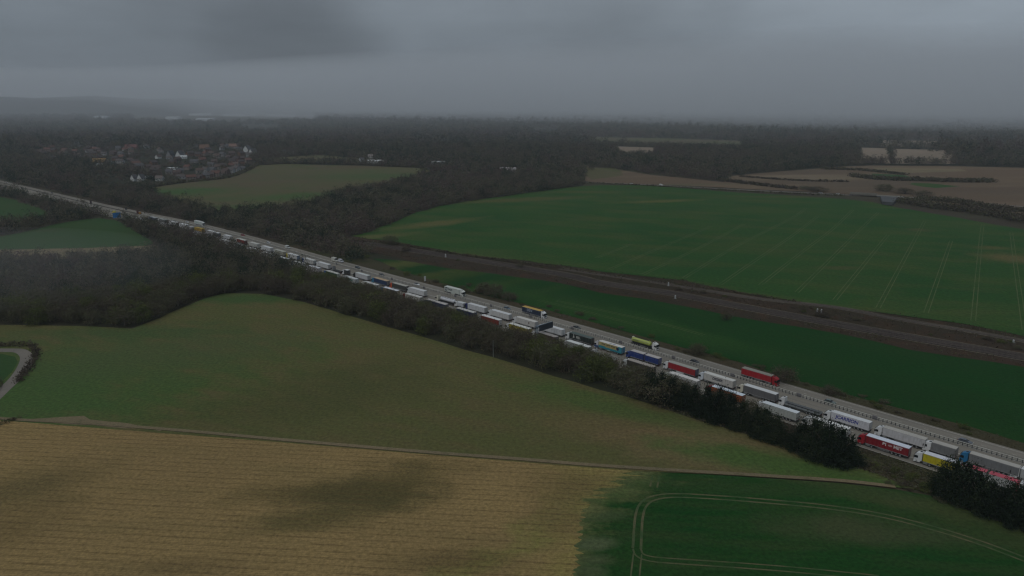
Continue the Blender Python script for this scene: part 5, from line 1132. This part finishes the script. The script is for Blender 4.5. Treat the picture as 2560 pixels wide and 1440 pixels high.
for k, (x, y, Rr, H) in enumerate(CON):
    y -= 9; H = H * 1.14 + .6; p = P(x, y); grp = 0 if x < 1720 else 1 if x < 1870 else 2 if x < 1960 else 3 if x < 2200 else 4
    lab = ['dark conifer in the first clump below the red curtain lorry', 'dark conifer in the clump below the orange lorry', 'dark conifer in the clump below the pale grey white lorry', 'tall dark conifer in the big clump left of the BI MET lorry', 'dark conifer in the clump under the yellow curtain lorry'][grp]
    tree('conifer', p[0], p[1], Rr, H, lab, ['conifers below the red curtain lorry', 'conifers below the orange lorry', 'conifers below the pale lorry', 'conifers left of the BI MET lorry', 'conifers under the yellow lorry'][grp], 'conifer_tree', i=k % 5)
# shrubs: verge bushes, scrub bank, railway bank
def bush(px, py, Rr, H, label, group=None, kind='bush', name='bush', cat='bush'):
    p = P(px, py); return tree(kind, p[0], p[1], Rr, H, label, group, name, cat)
tree('bare', *P(1745, 887)[:2], 4.2, 5.2, 'round olive bush on the verge right of the lime yellow tanker', None, 'bush', 'bush', i=1)
tree('bare', *P(1957, 953)[:2], 5.2, 6.2, 'big round bush behind the red moving lorry cab', None, 'bush', 'bush', i=2)
tree('bare', *P(2078, 985)[:2], 3.4, 3.4, 'low pale bush on the verge above the grey green car', None, 'bush', 'bush', i=3)
tree('bare', *P(1240, 742)[:2], 5.5, 8, 'bare rounded tree on the verge behind the white DFDS lorry', None, 'bare_tree', 'tree', i=4)
tree('bare', *P(1210, 735)[:2], 5, 7, 'bare tree just right of the white DFDS lorry', None, 'bare_tree', 'tree', i=0)
for (x, y, Rr, H, k, lab) in ((1275, 752, 4, 5.5, 2, 'bare bush above the blue grey car'), (975, 612, 7, 8, 3, 'spreading bush where the railway meets the green field tip'), (1015, 628, 4, 4, 1, 'dark bush by the railway below the field tip'), (1480, 425, 6, 12, 2, 'lone dark tree on the pasture at the end of the wood'), (1300, 668, 3, 3, 3, 'dark bush at the edge of the railway under the green field'), (1815, 800, 3.2, 4.2, 1, 'dark bush below the double track railway'), (2055, 792, 4, 4, 2, 'dark bush beside the pair of white cabinets'), (2210, 478, 12, 9, 0, 'dark tree clump behind the road bridge'), (2260, 484, 12, 7, 1, 'lower tree clump right of the bridge clump'), (2015, 474, 9, 5, 2, 'olive bush by the far road, left one'), (2045, 478, 12, 6, 3, 'olive bush by the far road, right one'), (2310, 490, 10, 7, 4, 'brown bush right of the bridge')):
    tree('bare', *P(x, y)[:2], Rr, H, lab, None, 'bush' if H < 8 else 'bare_tree', 'bush' if H < 8 else 'tree', i=k)
for k in range(46):
    s = rng.uniform(-30, 420); n = rng.uniform(11.5, 17 + .03 * s); q = C(s, n); Rr = rng.uniform(.9, 2.0) * (1 + s / 500)
    tree('bush', q[0], q[1], Rr, Rr * rng.uniform(.6, 1.0), 'low brown scrub bush on the verge between motorway and dark green field', 'scrub bushes on the far verge', 'bush', 'bush')
for k in range(38):
    t_ = rng.random(); x = 2150 + 260 * t_; y = 1150 + 85 * t_ + rng.uniform(-8, 38); p = P(x, y); s_, n_ = road_n(np.array(p[:2]))
    if n_ > -28.5: continue
    Rr = rng.uniform(.8, 1.9); tree('bush', p[0], p[1], Rr, Rr * rng.uniform(.5, .9), 'low dark scrub bush on the bank below the BI MET lorry', 'scrub bushes on the near bank', 'bush', 'bush')
for k in range(46):
    x = rng.uniform(1050, 2600); base = np.interp(x, [1050, 1400, 1700, 1920, 2240, 2560, 2700], [628, 681, 728, 767, 817, 872, 900]); y = base + rng.uniform(-.6, 1.0) * (10 + (x - 1050) * .008)
    Rr = rng.uniform(1.0, 2.6); p = P(x, y); q = np.array(p[:2])
    if min(np.linalg.norm(RL1 - q, axis=1).min() - 6.5, np.linalg.norm(RL2 - q, axis=1).min() - 3) < Rr: continue
    tree('bush', p[0], p[1], Rr, Rr * rng.uniform(.6, 1.0), 'small dark bush on the brown bank between the railway lines', 'bushes on the railway bank', 'bush', 'bush')
# hedges
def hedge(pts, w_, h_, label, dens=5.0, mat=None, size=.32):
    ln = smooth_line(PA(pts), 12); seg = np.linalg.norm(np.diff(ln, axis=0), axis=1); cum = np.concatenate([[0], np.cumsum(seg)]); L = cum[-1]
    dd = np.linalg.norm(ln, axis=1).mean(); size = max(size, dd * .0011); n = int(min(26000, L * w_ * h_ * dens / (size / .32) ** 2)); g = rng
    u = g.uniform(0, L, n); x = np.interp(u, cum, ln[:, 0]); y = np.interp(u, cum, ln[:, 1]); prof_ = h_ * (.72 + .28 * np.sin(u * .5) * np.sin(u * .23 + 1) + .12 * np.sin(u * 1.7))
    q = np.stack([x + g.normal(0, w_ * .28, n), y + g.normal(0, w_ * .28, n), prof_ * g.uniform(0, 1, n) ** .7], 1)
    a, b = rot_basis(n, g); s = size * g.uniform(.6, 1.4, n)[:, None]
    v = np.stack([q + a * s, q - a * s * .6 + b * s * .6, q - a * s * .6 - b * s * .6], 1).reshape(-1, 3)
    c0_ = np.array([ln[0, 0], ln[0, 1], 0]); t = np.clip(.42 + .18 * np.sin(u * .31) + g.normal(0, .13, n), 0, 1)
    o = link('hedge', mesh_np('hedge', v - c0_, 3, t, mat or C_BARE), None, c0_); return tag(o, label, 'hedge')
hedge([(-200, 864), (-40, 865), (30, 866), (80, 866)], 3.2, 3.0, 'dark straight hedge above the bend of the farm lane')
hedge([(80, 868), (92, 885), (80, 910), (62, 935), (45, 958)], 3.6, 2.4, 'brown hedge round the outside of the lane bend')
hedge([(-120, 905), (-40, 930), (-5, 960), (-20, 990)], 3, 2.5, 'dark hedge inside the lane bend')
hedge([(-40, 1075), (0, 1062), (30, 1052), (48, 1046)], 3.5, 1.6, 'tuft of rough growth at the corner of the stubble')
hedge([(2130, 441), (2200, 449), (2300, 452), (2400, 455), (2480, 455)], 16, 6, 'long dark hedge across the brown land')
hedge([(1812, 453), (1900, 464), (1990, 474)], 8, 5, 'dark hedge between the two brown fields')
hedge([(1850, 442), (1990, 452), (2120, 455)], 7, 3, 'faint hedge across the pale brown field')
hedge([(2060, 423), (2150, 426), (2220, 433), (2260, 437)], 14, 4, 'thin dark hedge above the long one')
hedge([(1460, 457), (1660, 467), (1900, 481), (2110, 490)], 5, 2.0, 'dark hedge line beside the far road')
hedge([(2260, 506), (2350, 520), (2450, 532), (2560, 552), (2700, 580)], 22, 6, 'thick brown hedge belt right of the bridge')
hedge([(2300, 500), (2380, 505), (2470, 520), (2560, 530)], 20, 5, 'second scrub belt above the thick hedge')
hedge([(880, 603), (1000, 613), (1120, 634), (1250, 652), (1400, 671)], 3, 2.2, 'dark hedge between railway and the green field', )
hedge([(1400, 671), (1560, 694), (1700, 714), (1850, 734), (2000, 757)], 2.4, 1.6, 'thin dark fence line growth under the green field')
hedge([(400, 500), (470, 520), (540, 535), (610, 540), (690, 530)], 8, 4, 'hedge along the lower side of the hill pasture')
hedge([(372, 468), (430, 460), (560, 446), (610, 430), (645, 411)], 8, 4.0, 'hedge between village houses and hill pasture')
hedge([(640, 411), (760, 409), (900, 412), (1060, 420)], 10, 4.0, 'dark hedge on top of the hill pasture')
hedge([(368, 450), (378, 451), (392, 452), (398, 452)], 10, 6.5, 'dark green clipped hedge block beside the white gables', mat=C_CONI)
hedge([(60, 563), (90, 556), (140, 549), (160, 547)], 9, 6, 'dark bushes in the corner between the two left fields')
hedge([(0, 564), (-200, 575), (-300, 580)], 9, 5, 'hedge under the small left field')
# verges read as rough tall grass
def rough_grass(name, poly, n, size, mat, label, h=.5, rail=False):
    q = PA(poly); x0, y0 = q.min(0); x1, y1 = q.max(0); p = np.stack([rng.uniform(x0, x1, n), rng.uniform(y0, y1, n)], 1); p = p[inside(p, q)]
    s_, n_ = road_n(p); p = p[(n_ < -27.2) | (n_ > 10.2)]
    if rail:
        for RL_, w_ in ((RL1, 6.4), (RL2, 3.2)):
            dm = np.full(len(p), 1e9)
            for q0, q1 in zip(RL_[:-1], RL_[1:]):
                d_ = q1 - q0; tt_ = np.clip(((p - q0) @ d_) / (d_ @ d_), 0, 1); dm = np.minimum(dm, np.linalg.norm(p - (q0 + tt_[:, None] * d_), axis=1))
            p = p[dm > w_]
        cl = np.sin(p[:, 0] * .09 + 2 * np.sin(p[:, 1] * .05)) * np.sin(p[:, 1] * .11) + .6 * np.sin(p[:, 0] * .31) * np.sin(p[:, 1] * .27); p = p[rng.random(len(p)) < .25 + .6 * (cl > .1)]
    n = len(p)
    c = np.stack([p[:, 0], p[:, 1], rng.uniform(.02, h, n)], 1); a, b = rot_basis(n, rng); s = size * rng.uniform(.5, 1.5, n)[:, None]
    v = np.stack([c + a * s, c - a * s * .6 + b * s * .5, c - a * s * .6 - b * s * .5], 1).reshape(-1, 3); v[:, 2] = np.maximum(v[:, 2], .05)
    t = np.clip(.45 + .25 * np.sin(p[:, 0] * .11) * np.sin(p[:, 1] * .13) + rng.normal(0, .15, n), 0, 1)
    o = link(name, mesh_np(name, v, 3, t, mat)); tag(o, label, 'undergrowth', kind='stuff')
rough_grass('undergrowth', [(2560, 1330), (2420, 1275), (2330, 1238), (2240, 1207), (2140, 1170), (2000, 1128), (1900, 1098), (1760, 1058), (1640, 1018)] + [tuple(proj((*C(s, -27.4), 0))) for s in range(130, -40, -10)], 60000, .34, C_BARE, 'dark tangled undergrowth on the bank below the near queue', .7)
rough_grass('undergrowth', [tuple(p) for p in FV[:26]] + [(1100, 706), (1240, 744), (1352, 769), (1484, 806), (1599, 839), (1683, 863), (1850, 906), (1980, 948), (2150, 995), (2300, 1034), (2430, 1068), (2560, 1108)], 60000, .36, C_BARE, 'brown rough growth on the verge beyond the moving traffic', .55)
rough_grass('undergrowth', [(x, y + (2 if y_ else -2)) for (x, y), y_ in zip(Fr[2:-1], [0] * 99)], 110000, .45, C_BARE, 'brown and rusty scrub between and beside the railway lines', .7, rail=True)
rough_grass('undergrowth', [(-1400, 1002), (40, 1054), (40, 1046), (-1400, 978)], 5000, .3, C_BARE, 'rough growth at the stubble field corner', .8)

# all the remaining trees: one wood
def tile(points, Rr, H, nface, size, g, nvar=8, seed=0):
    out_v = []; out_t = []
    var = [crown(nface, 1, 1, .05, 1, np.random.default_rng(seed + i), max(8, nface // 9)) for i in range(nvar)]
    # rebuild with unit shape but absolute face size
    idx = g.integers(0, nvar, len(points))
    for i in range(nvar):
        pts = points[idx == i]
        if not len(pts): continue
        rr = Rr[idx == i]; hh = H[idx == i]; k = len(pts)
        gg = np.random.default_rng(seed + i); base, tt = crown(nface, 1, 1, .05, 1e-6, gg, max(8, nface // 9)); cen = base[::3]
        a, b = rot_basis(nface, gg); a = a + np.array([0, 0, .5]); a /= np.linalg.norm(a, axis=1)[:, None]; s = gg.uniform(.6, 1.4, nface)[:, None]
        off = np.stack([a * s * 1.25, -a * s * .8 + b * s * .38, -a * s * .8 - b * s * .38], 1)      # nface,3,3
        ang = g.uniform(0, 6.28, k); ca, sa = np.cos(ang), np.sin(ang)
        cx = (cen[None, :, 0] * ca[:, None] - cen[None, :, 1] * sa[:, None]) * rr[:, None]; cyy = (cen[None, :, 0] * sa[:, None] + cen[None, :, 1] * ca[:, None]) * rr[:, None]
        cz = cen[None, :, 2] * hh[:, None]
        c = np.stack([cx + pts[:, 0][:, None], cyy + pts[:, 1][:, None], cz], 2)
        v = c[:, :, None, :] + off[None] * (size * rr / Rr.mean())[:, None, None, None]
        out_v.append(v.reshape(-1, 3)); tk = g.normal(0, .20, k); ev = g.random(k) < .07; tk[ev] = .47; lt = g.random(k) < .05; tk[lt] = .26
        out_t.append(np.clip(.38 + (tt - .5)[None, :] * .6 + tk[:, None], .02, .98).ravel())
    return np.vstack(out_v), np.concatenate(out_t)
def clear_houses(p, r=4.0):
    if not len(p): return p
    m = np.ones(len(p), bool)
    for hx, hy, hr in HOUSES:
        dx = p[:, 0] - hx; dy = p[:, 1] - hy
        # keep the ground in front of a house (towards the camera) open so that it is seen between the trees
        dd = math.hypot(hx, hy); ux, uy = -hx / dd, -hy / dd; al = dx * ux + dy * uy; ac = np.abs(dx * uy - dy * ux)
        m &= ~((np.hypot(dx, dy) < hr * .75 + r) | ((al > 0) & (al < 26) & (ac < hr * .6 + r)))
    return p[m]
V = []; T = []
def add_wood(p, rmin, rmax, h0, h1, nface, size, seed):
    if not len(p): return
    Rr = rng.uniform(rmin, rmax, len(p)); H = rng.uniform(h0, h1, len(p)); big = rng.random(len(p)) < .06; H[big] *= 1.35
    v, t = tile(p, Rr, H, nface, size, rng, seed=seed)
    # patches of the wood lean brown, others olive
    cx = v[::3, 0]; cyy = v[::3, 1]; t = np.clip(t + .16 * np.sin(cx * .011 + 1.3 + 2 * np.sin(cyy * .004)) * np.sin(cyy * .008 + 2 * np.sin(cx * .005)) + .10 * np.sin(cx * .041 + np.sin(cyy * .03)) * np.sin(cyy * .035 + 2), .02, .98)
    V.append(v); T.append(t)
add_wood(near[NIND:], 4.2, 6.0, 7.0, 12.5, 520, .50, 11)
EX2 = FIELD_EX + [NEARW]
pm_ = clear_houses(grid_in(MIDW, EX2, 9.0, 200, 1100)); add_wood(pm_, 4.2, 6.8, 6.5, 13, 300, .66, 31)
vil = PA(VPOLY)
def thin(p, keep):
    m = inside(p, vil) & (rng.random(len(p)) > keep); return p[~m]
pf = clear_houses(grid_in(FARW + MIDW, EX2, 12.0, 1100, 1900))
front_ = PA([(230, 432), (420, 452), (560, 430), (640, 400), (650, 412), (610, 434), (560, 449), (430, 464), (370, 474), (230, 474)]); vz = inside(pf, vil) | inside(pf, front_)
low = pf[vz]; low = low[rng.random(len(low)) < .36]; add_wood(low, 3.2, 6, 4.0, 8.0, 90, .9, 61); pf = pf[~vz]; add_wood(pf, 6, 8.5, 9, 16, 150, 1.05, 51)
pf = thin(clear_houses(grid_in(FARW, EX2, 21, 1900, 3400)), .5); add_wood(pf, 10, 14, 11, 22, 100, 1.9, 71)
pf = clear_houses(grid_in(FARW, EX2, 34, 3400, 5600), 20); add_wood(pf, 15, 22, 12, 26, 60, 3.8, 91)
# taller clumps that stand on the skyline in front of the mist
sk_ = []
for (x0, x1, y0, y1, n_) in ((1150, 1300, 309, 312, 14), (1290, 1470, 309, 313, 34), (1470, 1600, 318, 324, 20), (1600, 1760, 324, 332, 24), (1760, 1960, 333, 342, 26), (1960, 2140, 341, 349, 20), (2140, 2300, 352, 362, 10), (2330, 2500, 372, 384, 18), (800, 850, 312, 318, 5), (2360, 2480, 392, 402, 14)):
    for k in range(n_): sk_.append(P(rng.uniform(x0, x1), rng.uniform(y0, y1))[:2])
add_wood(np.array(sk_), 6, 11, 20, 32, 170, 1.6, 131)
v = np.vstack(V); t = np.concatenate(T)
print('wood faces', len(t), 'near trees', len(near), 'mid', len(pm_))
wd = link('woodland', mesh_np('woodland', v, 3, t, C_WOOD)); tag(wd, 'brown leafless woods beyond and left of the motorway reaching to the misty horizon', 'woodland', kind='stuff')

# ------------------------------------------------------------------ haze
hz_ = MB(); S2 = 14600
mm = bpy.data.materials.new('haze'); mm.use_nodes = True; t = mm.node_tree; t.nodes.clear()
o_ = N(t, 'ShaderNodeOutputMaterial'); pv = N(t, 'ShaderNodeVolumePrincipled'); pv.inputs['Color'].default_value = (.84, .90, .98, 1); pv.inputs['Density'].default_value = HAZE_DENSITY; pv.inputs['Anisotropy'].default_value = .3; pv.inputs['Absorption Color'].default_value = (0, 0, 0, 1)
t.links.new(pv.outputs[0], o_.inputs['Volume'])
try: mm.cycles.homogeneous_volume = True
except Exception: pass
hz_.box(-S2, S2, -1900, 14000, -6, 262, mm)
o = link('haze', hz_.mesh('haze')); tag(o, 'thin grey mist over the whole valley', 'haze', kind='stuff')

# a bank of low cloud resting on the land beyond the woods, nearer on the right than on the left
mf = bpy.data.materials.new('fog'); mf.use_nodes = True; t = mf.node_tree; t.nodes.clear()
o_ = N(t, 'ShaderNodeOutputMaterial'); pv = N(t, 'ShaderNodeVolumePrincipled'); pv.inputs['Color'].default_value = (.95, .975, 1.0, 1); pv.inputs['Density'].default_value = FOG_DENSITY; pv.inputs['Anisotropy'].default_value = .2; pv.inputs['Absorption Color'].default_value = (0, 0, 0, 1)
t.links.new(pv.outputs[0], o_.inputs['Volume'])
front = [(-9000, 6600), (-5200, 6100), (-2500, 5400), (-1000, 4000), (0, 3250), (500, 2950), (900, 2500), (2200, 2150), (5200, 2000), (9000, 1950)]
fb = front + [(14000, 8000), (14000, 13400), (-14000, 13400), (-14000, 9000)]; n = len(fb)
me = bpy.data.meshes.new('fog_bank'); me.from_pydata([(a, b, -1) for a, b in fb] + [(a, b, 340) for a, b in fb], [], [tuple(range(n))[::-1], tuple(range(n, 2 * n))] + [(i, (i + 1) % n, n + (i + 1) % n, n + i) for i in range(n)]); me.materials.append(mf); me.update()
tag(link('fog_bank', me), 'bank of grey low cloud hiding the horizon beyond the woods', 'fog', kind='stuff')
md = mf.copy(); md.name = 'thin_mist'
for q in md.node_tree.nodes:
    if q.type == 'PRINCIPLED_VOLUME': q.inputs['Density'].default_value = .00017
try: md.cycles.homogeneous_volume = True; mf.cycles.homogeneous_volume = True
except Exception: pass
fr2 = [(-14100, 2300), (-2000, 2050), (0, 1750), (2000, 1500), (14100, 1400)]; fb = fr2 + [(14100, 13500), (-14100, 13500)]; n = len(fb)
me = bpy.data.meshes.new('mist'); me.from_pydata([(a, b, -2) for a, b in fb] + [(a, b, 300) for a, b in fb], [], [tuple(range(n))[::-1], tuple(range(n, 2 * n))] + [(i, (i + 1) % n, n + (i + 1) % n, n + i) for i in range(n)]); me.materials.append(md); me.update()
tag(link('mist', me), 'thin mist greying the far woods', 'mist', kind='stuff')
# a wisp of mist drifting over the large wood
mw = mf.copy(); mw.name = 'wisp'
for q in mw.node_tree.nodes:
    if q.type == 'PRINCIPLED_VOLUME': q.inputs['Density'].default_value = .0008
wm_ = bpy.data.meshes.new('mist'); bm = bmesh.new(); bmesh.ops.create_icosphere(bm, subdivisions=4, radius=1); bm.to_mesh(wm_); bm.free(); wm_.materials.append(mw)
wp = P(60, 745); wo = link('mist', wm_, None, (wp[0] - 20, wp[1], 19)); wo.scale = (120, 75, 20); tag(wo, 'bluish wisp of mist over the large wood at the left edge', 'mist', kind='stuff')
# neighbouring lorries must not overlap
for k_, L_ in SPAN.items():
    L_ = sorted(L_, key=lambda q: min(q[0], q[1]))
    for a, b in zip(L_[:-1], L_[1:]):
        gap = min(b[0], b[1]) - max(a[0], a[1])
        if gap < .3: print('OVERLAP', k_, round(gap, 1), a[2][:40], '|', b[2][:40])
